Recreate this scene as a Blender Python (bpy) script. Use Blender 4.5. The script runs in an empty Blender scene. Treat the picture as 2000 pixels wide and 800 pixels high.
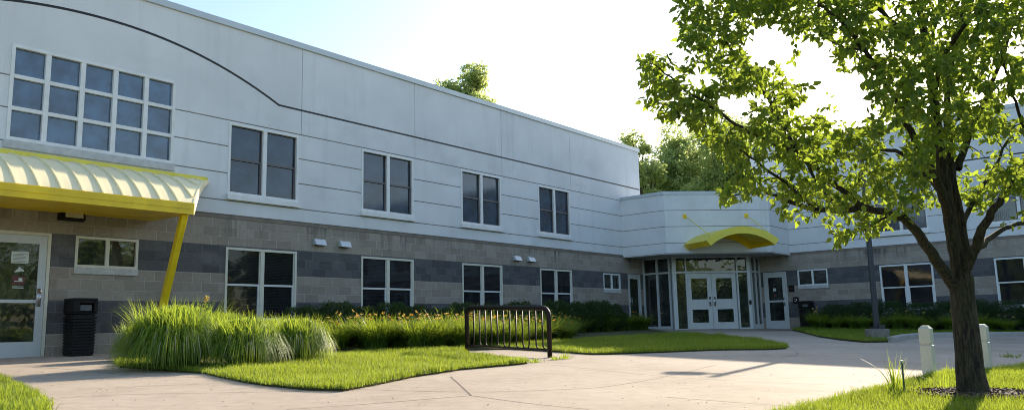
import bpy, math, random
import numpy as np
from mathutils import Vector, Matrix
random.seed(7); RS=np.random.RandomState(11)
R=math.radians
scene=bpy.context.scene; COL=scene.collection
# ------------------------------------------------------------------ site frame
CAMH=.85; GX,GY=-.0207,.0213
def gz(x,y):                                   # the plaza falls gently away from the long wing
    return max(-1.6,min(1.0,GX*x+GY*y))
def gzv(x,y): return np.clip(GX*x+GY*y,-1.6,1.0)
PIT=R(8.612); ROL=R(-1.3335); FPX=1540.1
def ray(u,v):
    x=(u-1000)/FPX; y=-(v-400)/FPX
    c,s=math.cos(ROL),math.sin(ROL); x,y=x*c-y*s,x*s+y*c
    cp,sp=math.cos(PIT),math.sin(PIT)
    return Vector((x,cp-sp*y,sp+cp*y))
def at(u,v,dist):                              # surveyed point at a forward distance
    d=ray(u,v); return Vector((0,0,CAMH))+d*(dist/d.y)
def gp(u,v,dz=0):                              # surveyed point on the ground
    d=ray(u,v); t=-(CAMH-dz)/(d.z-GX*d.x-GY*d.y); return Vector((d.x*t,d.y*t,CAMH+d.z*t))
# ------------------------------------------------------------------ materials
def new_mat(name):
    m=bpy.data.materials.new(name); m.use_nodes=True
    nt=m.node_tree; b=nt.nodes['Principled BSDF']; return m,nt,b
def N(nt,t,**k):
    n=nt.nodes.new(t)
    for a,v in k.items():
        if a in n.inputs.keys(): n.inputs[a].default_value=v
        else: setattr(n,a,v)
    return n
def L(nt,a,b): nt.links.new(a,b)
def mixc(nt,fac,a,b,mode='MIX'):
    n=nt.nodes.new('ShaderNodeMix'); n.data_type='RGBA'; n.blend_type=mode
    for i,v in ((0,fac),(6,a),(7,b)):
        if isinstance(v,bpy.types.NodeSocket): L(nt,v,n.inputs[i])
        else: n.inputs[i].default_value=v if i==0 else (*v,1) if len(v)==3 else v
    return n.outputs[2]
def math_(nt,op,a,b=0,c=None):
    n=nt.nodes.new('ShaderNodeMath'); n.operation=op
    for i,v in enumerate((a,b,c)):
        if v is None: continue
        if isinstance(v,bpy.types.NodeSocket): L(nt,v,n.inputs[i])
        else: n.inputs[i].default_value=v
    return n.outputs[0]
def ramp(nt,src,stops,interp='LINEAR'):
    n=nt.nodes.new('ShaderNodeValToRGB'); cr=n.color_ramp; cr.interpolation=interp
    while len(cr.elements)<len(stops): cr.elements.new(.5)
    for e,(p,c) in zip(cr.elements,stops):
        e.position=p; e.color=(*c,1) if isinstance(c,tuple) else (c,c,c,1)
    L(nt,src,n.inputs[0]); return n.outputs[0]
def coords(nt,scale=(1,1,1),which='Object'):
    tc=nt.nodes.new('ShaderNodeTexCoord'); mp=nt.nodes.new('ShaderNodeMapping')
    mp.inputs['Scale'].default_value=scale; L(nt,tc.outputs[which],mp.inputs[0]); return mp.outputs[0]
def noise(nt,scale,detail=4,vec=None,rough=.55):
    n=N(nt,'ShaderNodeTexNoise'); n.inputs['Scale'].default_value=scale; n.inputs['Detail'].default_value=detail
    n.inputs['Roughness'].default_value=rough
    if vec is not None: L(nt,vec,n.inputs['Vector'])
    return n.outputs['Fac']
def bump(nt,b,h,dist,strength=1):
    n=nt.nodes.new('ShaderNodeBump'); n.inputs['Distance'].default_value=dist; n.inputs['Strength'].default_value=strength
    L(nt,h,n.inputs['Height']); L(nt,n.outputs[0],b.inputs['Normal'])
def simple(name,col,rough=.6,metal=0,var=.12,vscale=6,bmp=0,spec=.5):
    m,nt,b=new_mat(name); v=coords(nt)
    f=noise(nt,vscale,5,v)
    lo=tuple(c*(1-var) for c in col); hi=tuple(min(1,c*(1+var)) for c in col)
    L(nt,ramp(nt,f,[(.3,lo),(.7,hi)]),b.inputs['Base Color'])
    b.inputs['Roughness'].default_value=rough; b.inputs['Metallic'].default_value=metal
    b.inputs['Specular IOR Level'].default_value=spec
    if bmp: bump(nt,b,noise(nt,vscale*12,3,v),bmp)
    return m
def make_stucco(name,col):
    m,nt,b=new_mat(name); v=coords(nt)
    big=noise(nt,.7,5,v); fine=noise(nt,160,3,v)
    streak=noise(nt,1,5,coords(nt,(2.2,2.2,.22)),.6)
    c=ramp(nt,big,[(.3,tuple(x*.9 for x in col)),(.7,tuple(min(1,x*1.05) for x in col))])
    c=mixc(nt,math_(nt,'MULTIPLY',ramp(nt,streak,[(.54,0.),(.8,1.)]),.28),c,(.30,.30,.29))
    blot=noise(nt,.35,4,coords(nt,(1,1,1.8)),.65)
    c=mixc(nt,math_(nt,'MULTIPLY',ramp(nt,blot,[(.55,0.),(.75,1.)]),.3),c,(.34,.34,.34))
    L(nt,c,b.inputs['Base Color']); b.inputs['Roughness'].default_value=.85
    bump(nt,b,fine,.002); return m
def make_block(name):
    m,nt,b=new_mat(name)
    tc=nt.nodes.new('ShaderNodeTexCoord'); sp=nt.nodes.new('ShaderNodeSeparateXYZ'); L(nt,tc.outputs['Object'],sp.inputs[0])
    zz=math_(nt,'SUBTRACT',sp.outputs['Z'],.863-.2032*10)
    cb=nt.nodes.new('ShaderNodeCombineXYZ')
    L(nt,math_(nt,'ADD',math_(nt,'ADD',sp.outputs['X'],sp.outputs['Y']),20.1),cb.inputs[0]); L(nt,zz,cb.inputs[1])
    br=nt.nodes.new('ShaderNodeTexBrick'); L(nt,cb.outputs[0],br.inputs['Vector'])
    br.inputs['Scale'].default_value=1; br.inputs['Brick Width'].default_value=.4064; br.inputs['Row Height'].default_value=.2032
    br.inputs['Mortar Size'].default_value=.0075; br.inputs['Mortar Smooth'].default_value=.2; br.offset=.5
    br.inputs['Color1'].default_value=(0,0,0,1); br.inputs['Color2'].default_value=(1,1,1,1); br.inputs['Mortar'].default_value=(.5,.5,.5,1)
    rnd=N(nt,'ShaderNodeSeparateColor'); L(nt,br.outputs['Color'],rnd.inputs[0])
    tan=ramp(nt,rnd.outputs[0],[(0,(.310,.268,.220)),(1,(.410,.360,.300))])
    drk=ramp(nt,rnd.outputs[0],[(0,(.092,.092,.098)),(1,(.142,.141,.145))])
    h=math_(nt,'DIVIDE',sp.outputs['Z'],4)
    band=ramp(nt,h,[(0,0.),(.863/4,1.),(1.4726/4,0.),(2.082/4,1.),(2.692/4,0.)],'CONSTANT')
    mott=noise(nt,14,6,tc.outputs['Object'],.7)
    col=mixc(nt,band,tan,drk)
    col=mixc(nt,math_(nt,'MULTIPLY',ramp(nt,mott,[(.35,0.),(.65,1.)]),.5),col,mixc(nt,1,col,(.62,.6,.58),'MULTIPLY'))
    mort=mixc(nt,band,(.50,.465,.42),(.165,.166,.172))
    keep=ramp(nt,noise(nt,1.4,3,tc.outputs['Object']),[(.35,.45),(.6,1.)])
    col=mixc(nt,math_(nt,'MULTIPLY',br.outputs['Fac'],keep),col,mort)
    # rain dirt washed down from the ledge, soot spots
    vv=coords(nt,(5,5,.5)); st=noise(nt,1,4,vv)
    patch=noise(nt,.3,2,tc.outputs['Object'])
    topm=ramp(nt,h,[(2.75/4,0.),(3.25/4,1.)])
    fac=math_(nt,'MULTIPLY',math_(nt,'MULTIPLY',ramp(nt,st,[(.5,0.),(.62,1.)]),topm),ramp(nt,patch,[(.45,0.1),(.6,.8)]))
    col=mixc(nt,fac,col,(.07,.065,.06))
    eff=noise(nt,.9,5,coords(nt,(1,1,2.5)))
    col=mixc(nt,math_(nt,'MULTIPLY',ramp(nt,eff,[(.55,0.),(.7,1.)]),.12),col,(.5,.48,.45))
    L(nt,col,b.inputs['Base Color']); b.inputs['Roughness'].default_value=.92; b.inputs['Specular IOR Level'].default_value=.25
    rough=noise(nt,32,6,tc.outputs['Object'],.75)
    hh=math_(nt,'ADD',math_(nt,'MULTIPLY',rough,.9),math_(nt,'MULTIPLY',br.outputs['Fac'],-.7))
    bump(nt,b,hh,.012); return m
def make_glass(name,col=(.012,.015,.018),ior=1.6,rough=.03,wave=.0015,wscale=3,blinds=False,screen=False):
    m,nt,b=new_mat(name)
    v=coords(nt)
    base=ramp(nt,noise(nt,2.2,4,v),[(.35,tuple(c*.5 for c in col)),(.65,tuple(c*1.6 for c in col))])
    if blinds:
        w=N(nt,'ShaderNodeTexWave'); w.bands_direction='Z'; w.inputs['Scale'].default_value=9; w.inputs['Distortion'].default_value=.15
        L(nt,v,w.inputs['Vector'])
        base=mixc(nt,math_(nt,'MULTIPLY',w.outputs['Fac'],.6),base,(.035,.037,.04))
    L(nt,base,b.inputs['Base Color']); b.inputs['Roughness'].default_value=rough; b.inputs['IOR'].default_value=ior
    hgt=noise(nt,wscale,2,v)
    if screen:
        n2=N(nt,'ShaderNodeTexWave'); n2.bands_direction='X'; n2.inputs['Scale'].default_value=5; n2.inputs['Distortion'].default_value=6; n2.inputs['Detail Scale'].default_value=1.2
        L(nt,v,n2.inputs['Vector']); hgt=math_(nt,'ADD',math_(nt,'MULTIPLY',hgt,1.),math_(nt,'MULTIPLY',n2.outputs['Fac'],.35))
    bump(nt,b,hgt,wave*8); return m
def make_leaf(name,c_lo,c_hi,trans=(.35,.55,.04),tf=.45,gloss=.35,attr='var'):
    m,nt,b=new_mat(name); nt.nodes.remove(b)
    a=N(nt,'ShaderNodeAttribute'); a.attribute_name=attr
    c=ramp(nt,a.outputs['Fac'],[(0,c_lo),(.93,c_hi),(.97,(.36,.30,.13)),(1,(.42,.36,.18))] if name=='lawn_blade' else [(0,c_lo),(1,c_hi)])
    tcol=mixc(nt,a.outputs['Fac'],tuple(x*.7 for x in trans),trans)
    d=N(nt,'ShaderNodeBsdfPrincipled'); L(nt,c,d.inputs['Base Color']); d.inputs['Roughness'].default_value=.5; d.inputs['Specular IOR Level'].default_value=gloss
    t=N(nt,'ShaderNodeBsdfTranslucent'); L(nt,tcol,t.inputs['Color'])
    mx=N(nt,'ShaderNodeMixShader'); mx.inputs[0].default_value=tf
    L(nt,d.outputs[0],mx.inputs[1]); L(nt,t.outputs[0],mx.inputs[2]); L(nt,mx.outputs[0],nt.nodes['Material Output'].inputs[0]); return m
def make_concrete():
    m,nt,b=new_mat('concrete_paving'); v=coords(nt)
    big=noise(nt,.35,5,v,.6); mid=noise(nt,5,6,v,.7); fine=noise(nt,220,2,v)
    c=ramp(nt,big,[(.32,(.37,.30,.228)),(.5,(.45,.374,.29)),(.68,(.51,.430,.34))])
    c=mixc(nt,math_(nt,'MULTIPLY',ramp(nt,mid,[(.42,0.),(.8,1.)]),.5),c,(.29,.235,.18))
    st=noise(nt,1.3,6,coords(nt,(1,1,1)),.75); c=mixc(nt,math_(nt,'MULTIPLY',ramp(nt,st,[(.52,0.),(.72,1.)]),.45),c,(.26,.205,.15))
    sp=ramp(nt,noise(nt,28,2,v,.4),[(.68,0.),(.72,1.)])
    c=mixc(nt,math_(nt,'MULTIPLY',sp,.5),c,(.20,.15,.11))
    L(nt,c,b.inputs['Base Color']); b.inputs['Roughness'].default_value=.85; b.inputs['Specular IOR Level'].default_value=.3
    bump(nt,b,math_(nt,'ADD',fine,math_(nt,'MULTIPLY',mid,.8)),.003); return m
def make_bark():
    m,nt,b=new_mat('tree_bark'); v=coords(nt,(1,1,.16))
    f=noise(nt,48,6,v,.75); big=noise(nt,2.5,3,coords(nt))
    c=ramp(nt,f,[(.42,(.012,.009,.006)),(.60,(.095,.075,.045))])
    c=mixc(nt,math_(nt,'MULTIPLY',ramp(nt,big,[(.4,0.),(.65,1.)]),.45),c,(.040,.050,.012))
    L(nt,c,b.inputs['Base Color']); b.inputs['Roughness'].default_value=.9; bump(nt,b,f,.03); return m
M=dict(
 stucco=make_stucco('painted_stucco',(.72,.73,.735)),
 joint=simple('stucco_joint_sealant',(.25,.24,.22),.9),
 block=make_block('split_face_block'),
 cap=simple('parapet_metal',(.50,.55,.57),.45,.2,.06,1.5),
 flash=simple('ledge_flashing',(.20,.165,.13),.7,0,.3,3),
 black=simple('black_trim',(.012,.013,.014),.6),
 white=simple('white_window_frame',(.74,.74,.72),.45,0,.08,5),
 almond=simple('cream_window_frame',(.66,.63,.52),.5,0,.08,5),
 sill=simple('stone_sill',(.50,.50,.48),.8,0,.15,9,.002),
 sash=simple('bronze_sash',(.13,.115,.11),.5),
 g_up=make_glass('upper_window_glass',(.016,.032,.056),1.65,.08,.00012,3,False,True),
 g_big=make_glass('stair_window_glass',(.040,.080,.135),1.9,.12,.0001,1.2),
 g_low=make_glass('lower_window_glass',(.008,.009,.011),1.42,.03,.00012,2.5,True),
 g_door=make_glass('door_glass',(.022,.027,.025),1.7,.03,.0009,2.5),
 yellow=simple('yellow_canopy_paint',(.86,.60,.015),.42,0,.16,2.2),
 palex=simple('weathered_yellow_roof_panel',(.88,.79,.50),.45,0,.05,2),
 paley=simple('pale_yellow_paint',(.78,.66,.07),.45,0,.07,3),
 alum=simple('painted_aluminium',(.56,.58,.58),.4,.1,.05,4),
 metal=simple('brushed_metal',(.55,.55,.56),.3,.9),
 blackp=simple('black_plastic',(.008,.007,.007),.5,0,.3,8,0,.25),
 rack=simple('bronze_brown_enamel',(.016,.010,.008),.5,0,.25,8,0,.3),
 pole=simple('dark_grey_pole_paint',(.035,.038,.045),.45,0,.1,3),
 conc2=simple('footing_concrete',(.27,.24,.20),.9,0,.25,14,.006),
 vinyl=simple('white_vinyl',(.66,.66,.58),.45,0,.05,3),
 lens=simple('lamp_lens',(.55,.52,.42),.3,0,.15,20),
 soffit=simple('soffit_board',(.42,.41,.38),.8),
 roof=simple('roof_membrane',(.3,.3,.3),.9),
 soil=simple('garden_soil',(.070,.050,.033),.95,0,.35,9,.02),
 turf=simple('turf_thatch',(.085,.085,.025),.95,0,.4,14,.02),
 mulch=simple('bark_mulch',(.085,.055,.038),.9,0,.5,30,.01),
 kerb=simple('kerb_concrete',(.42,.40,.37),.85,0,.12,4,.003),
 paper=simple('white_paper',(.62,.68,.64),.7),
 red=simple('red_sticker',(.13,.03,.03),.5),
 stakeg=simple('green_stake_paint',(.02,.09,.05),.5),
 crack=simple('paving_joint_dirt',(.13,.10,.075),.95),
 chip=simple('wood_chip',(.15,.10,.075),.9,0,.5,25),
 bark=make_bark(), conc=make_concrete(),
 leaf=make_leaf('pear_leaf',(.011,.038,.012),(.045,.108,.018),(.60,.78,.07),.42),
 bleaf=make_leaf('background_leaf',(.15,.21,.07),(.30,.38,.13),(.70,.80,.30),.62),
 lawn=make_leaf('lawn_blade',(.050,.125,.014),(.20,.275,.035),(.54,.67,.06),.46,.2),
 orn=make_leaf('ornamental_grass_blade',(.065,.15,.018),(.24,.34,.045),(.58,.72,.07),.48,.4),
 plume=make_leaf('grass_plume',(.22,.27,.13),(.46,.46,.34),(.6,.5,.35),.35,.3),
 lily=make_leaf('daylily_leaf',(.045,.115,.018),(.14,.22,.032),(.48,.60,.05),.42,.4),
 hedge=make_leaf('yew_leaf',(.015,.045,.014),(.045,.095,.022),(.16,.26,.03),.25,.4),
 petal=make_leaf('orange_daylily_petal',(.70,.27,.03),(.80,.50,.08),(.9,.45,.05),.35,.2),
 petaly=make_leaf('yellow_daylily_petal',(.70,.42,.12),(.75,.55,.15),(.9,.6,.15),.35,.2),
)
# ------------------------------------------------------------------ object helpers
def tag(o,label=None,cat=None,group=None,kind=None):
    if label: o['label']=label
    if cat: o['category']=cat
    if group: o['group']=group
    if kind: o['kind']=kind
    return o
def link(o,parent=None):
    COL.objects.link(o)
    if parent: o.parent=parent
    return o
def empty(name,loc=(0,0,0),rz=0):
    o=bpy.data.objects.new(name,None); o.location=loc; o.rotation_euler=(0,0,rz); o.empty_display_size=.2; return link(o)
class MB:
    def __init__(s): s.v=[]; s.f=[]
    def box(s,x0,y0,z0,x1,y1,z1):
        b=len(s.v); s.v+=[(x0,y0,z0),(x1,y0,z0),(x1,y1,z0),(x0,y1,z0),(x0,y0,z1),(x1,y0,z1),(x1,y1,z1),(x0,y1,z1)]
        s.f+=[tuple(b+i for i in q) for q in ((0,3,2,1),(4,5,6,7),(0,1,5,4),(1,2,6,5),(2,3,7,6),(3,0,4,7))]; return s
    def prism(s,pts,z0,z1):                    # pts: plan polygon (x,y), z may be callables
        n=len(pts); b=len(s.v); f0=z0 if callable(z0) else (lambda x,y:z0); f1=z1 if callable(z1) else (lambda x,y:z1)
        s.v+=[(x,y,f0(x,y)) for x,y in pts]+[(x,y,f1(x,y)) for x,y in pts]
        s.f+=[tuple(range(b+n-1,b-1,-1)),tuple(range(b+n,b+2*n))]
        s.f+=[(b+i,b+(i+1)%n,b+n+(i+1)%n,b+n+i) for i in range(n)]; return s
    def sweep(s,prof,axis_pts):                # loft list of rings (closed)
        b=len(s.v); n=len(axis_pts[0])
        for r in axis_pts: s.v+=[tuple(p) for p in r]
        for k in range(len(axis_pts)-1):
            for i in range(n):
                j=(i+1)%n; s.f.append((b+k*n+i,b+k*n+j,b+(k+1)*n+j,b+(k+1)*n+i))
        s.f.append(tuple(b+i for i in range(n-1,-1,-1))); s.f.append(tuple(b+(len(axis_pts)-1)*n+i for i in range(n))); return s
    def tube(s,pts,rad,n=8,square=False):
        pts=[Vector(p) for p in pts]; rings=[]; up=None
        for k,p in enumerate(pts):
            d=(pts[min(k+1,len(pts)-1)]-pts[max(k-1,0)]).normalized()
            if up is None: up=(Vector((0,0,1)) if abs(d.z)<.9 else Vector((1,0,0)))
            a=d.cross(up).normalized(); bb=a.cross(d).normalized(); up=bb
            r=rad[k] if isinstance(rad,(list,tuple)) else rad
            m=4 if square else n
            rings.append([p+(a*math.cos(2*math.pi*(i+.5*square)/m)+bb*math.sin(2*math.pi*(i+.5*square)/m))*r for i in range(m)])
        return s.sweep(None,rings)
    def quad(s,*p):
        b=len(s.v); s.v+=[tuple(q) for q in p]; s.f.append(tuple(range(b,b+len(p)))); return s
    def build(s,name,mat,parent=None,smooth=False,bevel=0,mw=None):
        me=bpy.data.meshes.new(name); me.from_pydata(s.v,[],s.f); me.materials.append(mat)
        if smooth: me.shade_smooth() if hasattr(me,'shade_smooth') else None
        me.update(); o=bpy.data.objects.new(name,me); link(o,parent)
        if mw is not None: o.matrix_local=mw
        if bevel:
            md=o.modifiers.new('bevel','BEVEL'); md.width=bevel; md.segments=2; md.limit_method='ANGLE'
        return o
def np_mesh(name,verts,quads,mat,parent=None,var=None,smooth=False):
    me=bpy.data.meshes.new(name); nv=len(verts); nf=len(quads); k=quads.shape[1]
    me.vertices.add(nv); me.vertices.foreach_set('co',np.ascontiguousarray(verts,np.float32).ravel())
    me.loops.add(nf*k); me.loops.foreach_set('vertex_index',np.ascontiguousarray(quads,np.int32).ravel())
    me.polygons.add(nf); me.polygons.foreach_set('loop_start',np.arange(0,nf*k,k,dtype=np.int32)); me.polygons.foreach_set('loop_total',np.full(nf,k,np.int32))
    if var is not None:
        a=me.attributes.new('var','FLOAT','POINT'); a.data.foreach_set('value',np.ascontiguousarray(var,np.float32))
    me.materials.append(mat); me.update(calc_edges=True); me.validate()
    if smooth: me.polygons.foreach_set('use_smooth',np.ones(nf,bool))
    return link(bpy.data.objects.new(name,me),parent)
def blades(base,h,w,yaw,lean,seg=3,droop=1.6,var=None,rs=RS):
    """base (n,3); curved tapering strips"""
    n=len(base); t=np.linspace(0,1,seg+1)
    dx,dy=np.cos(yaw),np.sin(yaw); px,py=-dy,dx
    V=np.zeros((n,seg+1,2,3),np.float32)
    for k,tt in enumerate(t):
        out=h*lean*(tt**droop); up=h*(tt-.5*np.minimum(lean,1.6)*tt**2.2*.55)
        ww=w*(1-.92*tt**1.5)*.5
        for sgn,i in ((-1,0),(1,1)):
            V[:,k,i,0]=base[:,0]+dx*out+sgn*px*ww; V[:,k,i,1]=base[:,1]+dy*out+sgn*py*ww; V[:,k,i,2]=base[:,2]+up
    idx=np.arange(n*(seg+1)*2).reshape(n,seg+1,2)
    Q=np.stack([idx[:,:-1,0],idx[:,:-1,1],idx[:,1:,1],idx[:,1:,0]],-1).reshape(-1,4)
    if var is None: var=rs.rand(n)
    return V.reshape(-1,3),Q,np.repeat(var,(seg+1)*2)
def leaves(pos,dirv,size,var,rs=RS,width=.55,fold=.25,droop=.25):
    """pos (n,3), dirv (n,3) leaf axis; six-vertex folded leaves"""
    n=len(pos); d=dirv/np.linalg.norm(dirv,axis=1,keepdims=True)
    rnd=rs.normal(size=(n,3)); rnd[:,2]=np.abs(rnd[:,2])+.6
    s=np.cross(d,rnd); s/=np.linalg.norm(s,axis=1,keepdims=True)+1e-9; nn=np.cross(s,d)
    sz=size[:,None]; out=np.zeros((n,6,3),np.float32)
    def P(a,b,c): return pos+d*sz*a+s*sz*b*width+nn*sz*c
    out[:,0]=P(0,0,0); out[:,1]=P(.3,-.5,fold*.5); out[:,2]=P(.68,-.36,fold*.35-droop*.3); out[:,3]=P(1,0,-droop); out[:,4]=P(.68,.36,fold*.35-droop*.3); out[:,5]=P(.3,.5,fold*.5)
    b=np.arange(n)[:,None]*6
    Q=np.concatenate([b+np.array([0,3,2,1]),b+np.array([0,5,4,3])],0)
    return out.reshape(-1,3),Q,np.repeat(var,6)
def inpoly(x,y,P):
    x=np.asarray(x);y=np.asarray(y);c=np.zeros(x.shape,bool);n=len(P)
    for i in range(n):
        x0,y0=P[i][:2];x1,y1=P[i-1][:2]
        if y0==y1: continue
        c^=((y0>y)!=(y1>y))&(x<(x1-x0)*(y-y0)/(y1-y0)+x0)
    return c
# ------------------------------------------------------------------ wall frames
class Frame:
    """local x along the wall, local -y outward, z up"""
    def __init__(s,o,t):
        s.o=Vector((o[0],o[1])); s.t=Vector(t).normalized(); s.n=Vector((s.t.y,-s.t.x))
        s.ang=math.atan2(s.t.y,s.t.x)
    def pt(s,a,d=0): q=s.o+s.t*a+s.n*d; return Vector((q.x,q.y))
    def mw(s,root,a=0,z=0,d=0):
        q=s.pt(a,d); return Matrix.Translation(Vector((q.x,q.y,z))-root.location)@Matrix.Rotation(s.ang,4,'Z')
def dirframe(th,D):
    t=(math.sin(th),math.cos(th)); n=Vector((math.cos(th),-math.sin(th))); return Frame(n*D,t)
FR=dirframe(.67297871,-15.5904541); WR=dirframe(2.29023928,-30.5355233)
B0=empty('school_building',(FR.pt(12).x,FR.pt(12).y,.45))
tag(B0,'two-storey L-shaped building with pale stucco over banded grey block walls','building')
def cells(mb,s0,s1,h0,h1,d0,d1,holes=()):
    S=sorted({s0,s1,*[min(max(a,s0),s1) for o in holes for a in (o[0],o[1])]}); H=sorted({h0,h1,*[min(max(a,h0),h1) for o in holes for a in (o[2],o[3])]})
    for j in range(len(H)-1):
        run=None
        for i in range(len(S)-1):
            cs,ch=(S[i]+S[i+1])/2,(H[j]+H[j+1])/2
            hole=any(o[0]<cs<o[1] and o[2]<ch<o[3] for o in holes)
            if not hole:
                if run is None: run=[S[i],S[i+1]]
                else: run[1]=S[i+1]
            if (hole or i==len(S)-2) and run: mb.box(run[0],-d1,H[j],run[1],-d0,H[j+1]); run=None
    return mb
SB=3.385; G1,G2,G3,G4=5.5,4.905,4.30,3.69; BLK=6.11; PT=7.67; PC=7.80
UP=(3.84,5.46); LO=(1.04,2.67)
ups=[9.47+3.82*k for k in range(4)]; los=[9.50+3.82*k for k in range(4)]
WW=1.86
def upper(fr,s0,s1,holes,joints,black,top=PT):
    gro=[(s0-1,s1+1,g-.012,g+.012) for g in (G1,G2,G3,G4)]+[(j-.007,j+.007,G1,9) for j in joints]
    inner=MB(); cells(inner,s0,s1,SB+.01,top,-.35,.014,holes); inner.build('stucco_backing',M['joint'],B0,mw=fr.mw(B0))
    o=MB(); cells(o,s0,s1,SB,top,.014,.030,list(holes)+gro); o.build('stucco_wall',M['stucco'],B0,mw=fr.mw(B0))
    MB().box(s0-.02,-.075,top-.01,s1+.04,.36,PC).build('parapet_cap',M['cap'],B0,mw=fr.mw(B0))
def ribbon(fr,pts,w,name):
    """strip of constant width along a polyline on the wall face"""
    b=MB(); up=[];dn=[]
    for i,(a,h) in enumerate(pts):
        p0=pts[max(i-1,0)];p1=pts[min(i+1,len(pts)-1)]; dx,dz=p1[0]-p0[0],p1[1]-p0[1]; l=math.hypot(dx,dz); nx,nz=-dz/l*w/2,dx/l*w/2
        up.append((a+nx,h+nz));dn.append((a-nx,h-nz))
    rings=[[(u[0],-.034,u[1]),(d[0],-.034,d[1]),(d[0],-.028,d[1]),(u[0],-.028,u[1])] for u,d in zip(up,dn)]
    b.sweep(None,rings); return b.build(name,M['black'],B0,mw=fr.mw(B0))
# long wing -----------------------------------------------------------
FS0,FS1=-8.,27.84
small=[(6.39,7.58,2.10,2.69),(24.86,26.05,2.05,2.65)]
doorsF=[(3.9,5.98,.3,2.70),(26.62,27.58,.3,2.69)]
lowF=[(s,s+WW-.01,*LO) for s in los]+small+doorsF
MBl=MB(); cells(MBl,FS0,27.86,-.4,SB-.09,-.35,0,lowF); MBl.build('block_wall',M['block'],B0,mw=FR.mw(B0))
MB().box(FS0,-.012,SB-.09,27.86,.35,SB-.004).build('ledge_flashing',M['flash'],B0,mw=FR.mw(B0))
bigw=(5.09,8.2,4.32,6.10)
upper(FR,FS0,FS1,[(s,s+WW,*UP) for s in ups]+[bigw],[11.40,15.22,19.05,22.90],True)
arch=[(4.85,6.855),(5.35,6.96),(5.93,7.02),(6.66,7.035)]; archR=[(7.41,7.0),(8.25,6.9),(8.85,6.77),(9.48,6.575),(10.14,6.36),(10.70,6.115),(10.79,BLK)]
allp=[(13.32-a,h) for a,h in archR[::-1]]+[(4.85+.0,6.86),(5.35,6.96),(5.93,7.02),(6.66,7.035)]+archR
allp=sorted(set(allp))
def smooth_poly(P,n=6):
    out=[]
    for i in range(len(P)-1):
        p0=P[max(i-1,0)];p1=P[i];p2=P[i+1];p3=P[min(i+2,len(P)-1)]
        for k in range(n):
            t=k/n; out.append(tuple(.5*((2*p1[j])+(-p0[j]+p2[j])*t+(2*p0[j]-5*p1[j]+4*p2[j]-p3[j])*t*t+(-p0[j]+3*p1[j]-3*p2[j]+p3[j])*t**3) for j in range(len(p1))))
    out.append(tuple(P[-1])); return out
archpts=[]
for i in range(41):                             # flattened arc over the tall window
    a=2.57+(10.75-2.57)*i/40; u=abs(a-6.66)/4.09; archpts.append((a,BLK+.0+.93*(1-u**2.05)))
ribbon(FR,archpts,.05,'trim_line'); ribbon(FR,[(10.74,BLK),(27.80,BLK)],.045,'trim_line'); ribbon(FR,[(FS0,BLK),(2.58,BLK)],.045,'trim_line')
# right wing ----------------------------------------------------------
WS0,WS1=-13.63,9.
wups=[-12.63,-8.98,-5.33,-1.6,2.2]; wlo=[-8.98,-5.33,-1.6,2.2]
smallW=(-12.02,-10.86,2.08,2.69); doorW=(-13.42,-12.47,.3,2.68)
wb=MB(); cells(wb,-13.58,WS1,-.6,SB-.09,-.35,0,[(s,s+1.78,*LO) for s in wlo]+[smallW,doorW]); wb.build('block_wall',M['block'],B0,mw=WR.mw(B0))
MB().box(-13.58,-.012,SB-.09,WS1,.35,SB-.004).build('ledge_flashing',M['flash'],B0,mw=WR.mw(B0))
upper(WR,WS0,WS1,[(s,s+1.78,*UP) for s in wups[1:]],[-10.0,-6.2,-2.4,1.4],True)
ribbon(WR,[(WS0,BLK-.02),(WS1,BLK-.02)],.045,'trim_line')
# bodies behind the facades and flat roofs
cr=Vector((7.28,34.2))
def body(fr,s0,s1,depth,z1,name,mat):
    MB().box(s0+.01,.352,-.6,s1-.02,depth,z1).build(name,mat,B0,mw=fr.mw(B0))
body(FR,FS0,FS1,13,PT-.05,'rear_body',M['stucco']); body(WR,WS0,WS1,13,PT-.05,'rear_body',M['stucco'])
MB().prism([tuple(p) for p in (FR.pt(27.85,-.37),cr,WR.pt(-13.64,-.37),WR.pt(-13.64,-12.9),FR.pt(36,-12.9),FR.pt(27.85,-12.9))][:4]+[tuple(FR.pt(27.85,-12.9))],-.3,5.45).build('lobby_body',M['stucco'],B0,mw=Matrix.Translation(-B0.location))
# entrance pavilion ---------------------------------------------------
A=FR.pt(26.30,.03); Dp=WR.pt(-12.23,.03); Bp=A+WR.t*1.9; Cp=Dp-FR.t*1.98
PTp=5.50
def facet(P,Q):
    f=Frame(P,Q-P); l=(Q-P).length
    MB_=MB(); cells(MB_,0,l,SB-.07,PTp,-.30,-.014,[]); MB_.build('stucco_backing',M['joint'],B0,mw=f.mw(B0))
    o=MB(); cells(o,0,l,SB-.10,PTp,-.014,0,[(-1,9,g-.011,g+.011) for g in (G2,G3,G4)]); o.build('stucco_wall',M['stucco'],B0,mw=f.mw(B0)); return f,l
fAB=facet(A,Bp); fBC=facet(Bp,Cp); fCD=facet(Cp,Dp)
FP1=FR.pt(27.86,0); WP2=WR.pt(-13.58,0); Ep=FP1+WR.t*1.27; Gp=WP2-FR.t*1.01
inner=[FR.pt(27.9,-.1),cr,WR.pt(-13.6,-.1)]
poly=[A,Bp,Cp,Dp]+[WR.pt(-13.0,-.02),cr,FR.pt(27.2,-.02)]
MB().prism([tuple(p) for p in poly],SB-.085,SB-.06).build('soffit',M['soffit'],B0,mw=Matrix.Translation(-B0.location))
def grow(P,e):
    c=sum(P,Vector((0,0)))/len(P); return [tuple(c+(p-c)*(1+e/(p-c).length)) for p in P]
capp=[A,Bp,Cp,Dp,WR.pt(-13.2,-.02),cr,FR.pt(27.4,-.02)]
MB().prism(grow(capp,.04),PTp,5.62).build('parapet_cap',M['cap'],B0,mw=Matrix.Translation(-B0.location))
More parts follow.
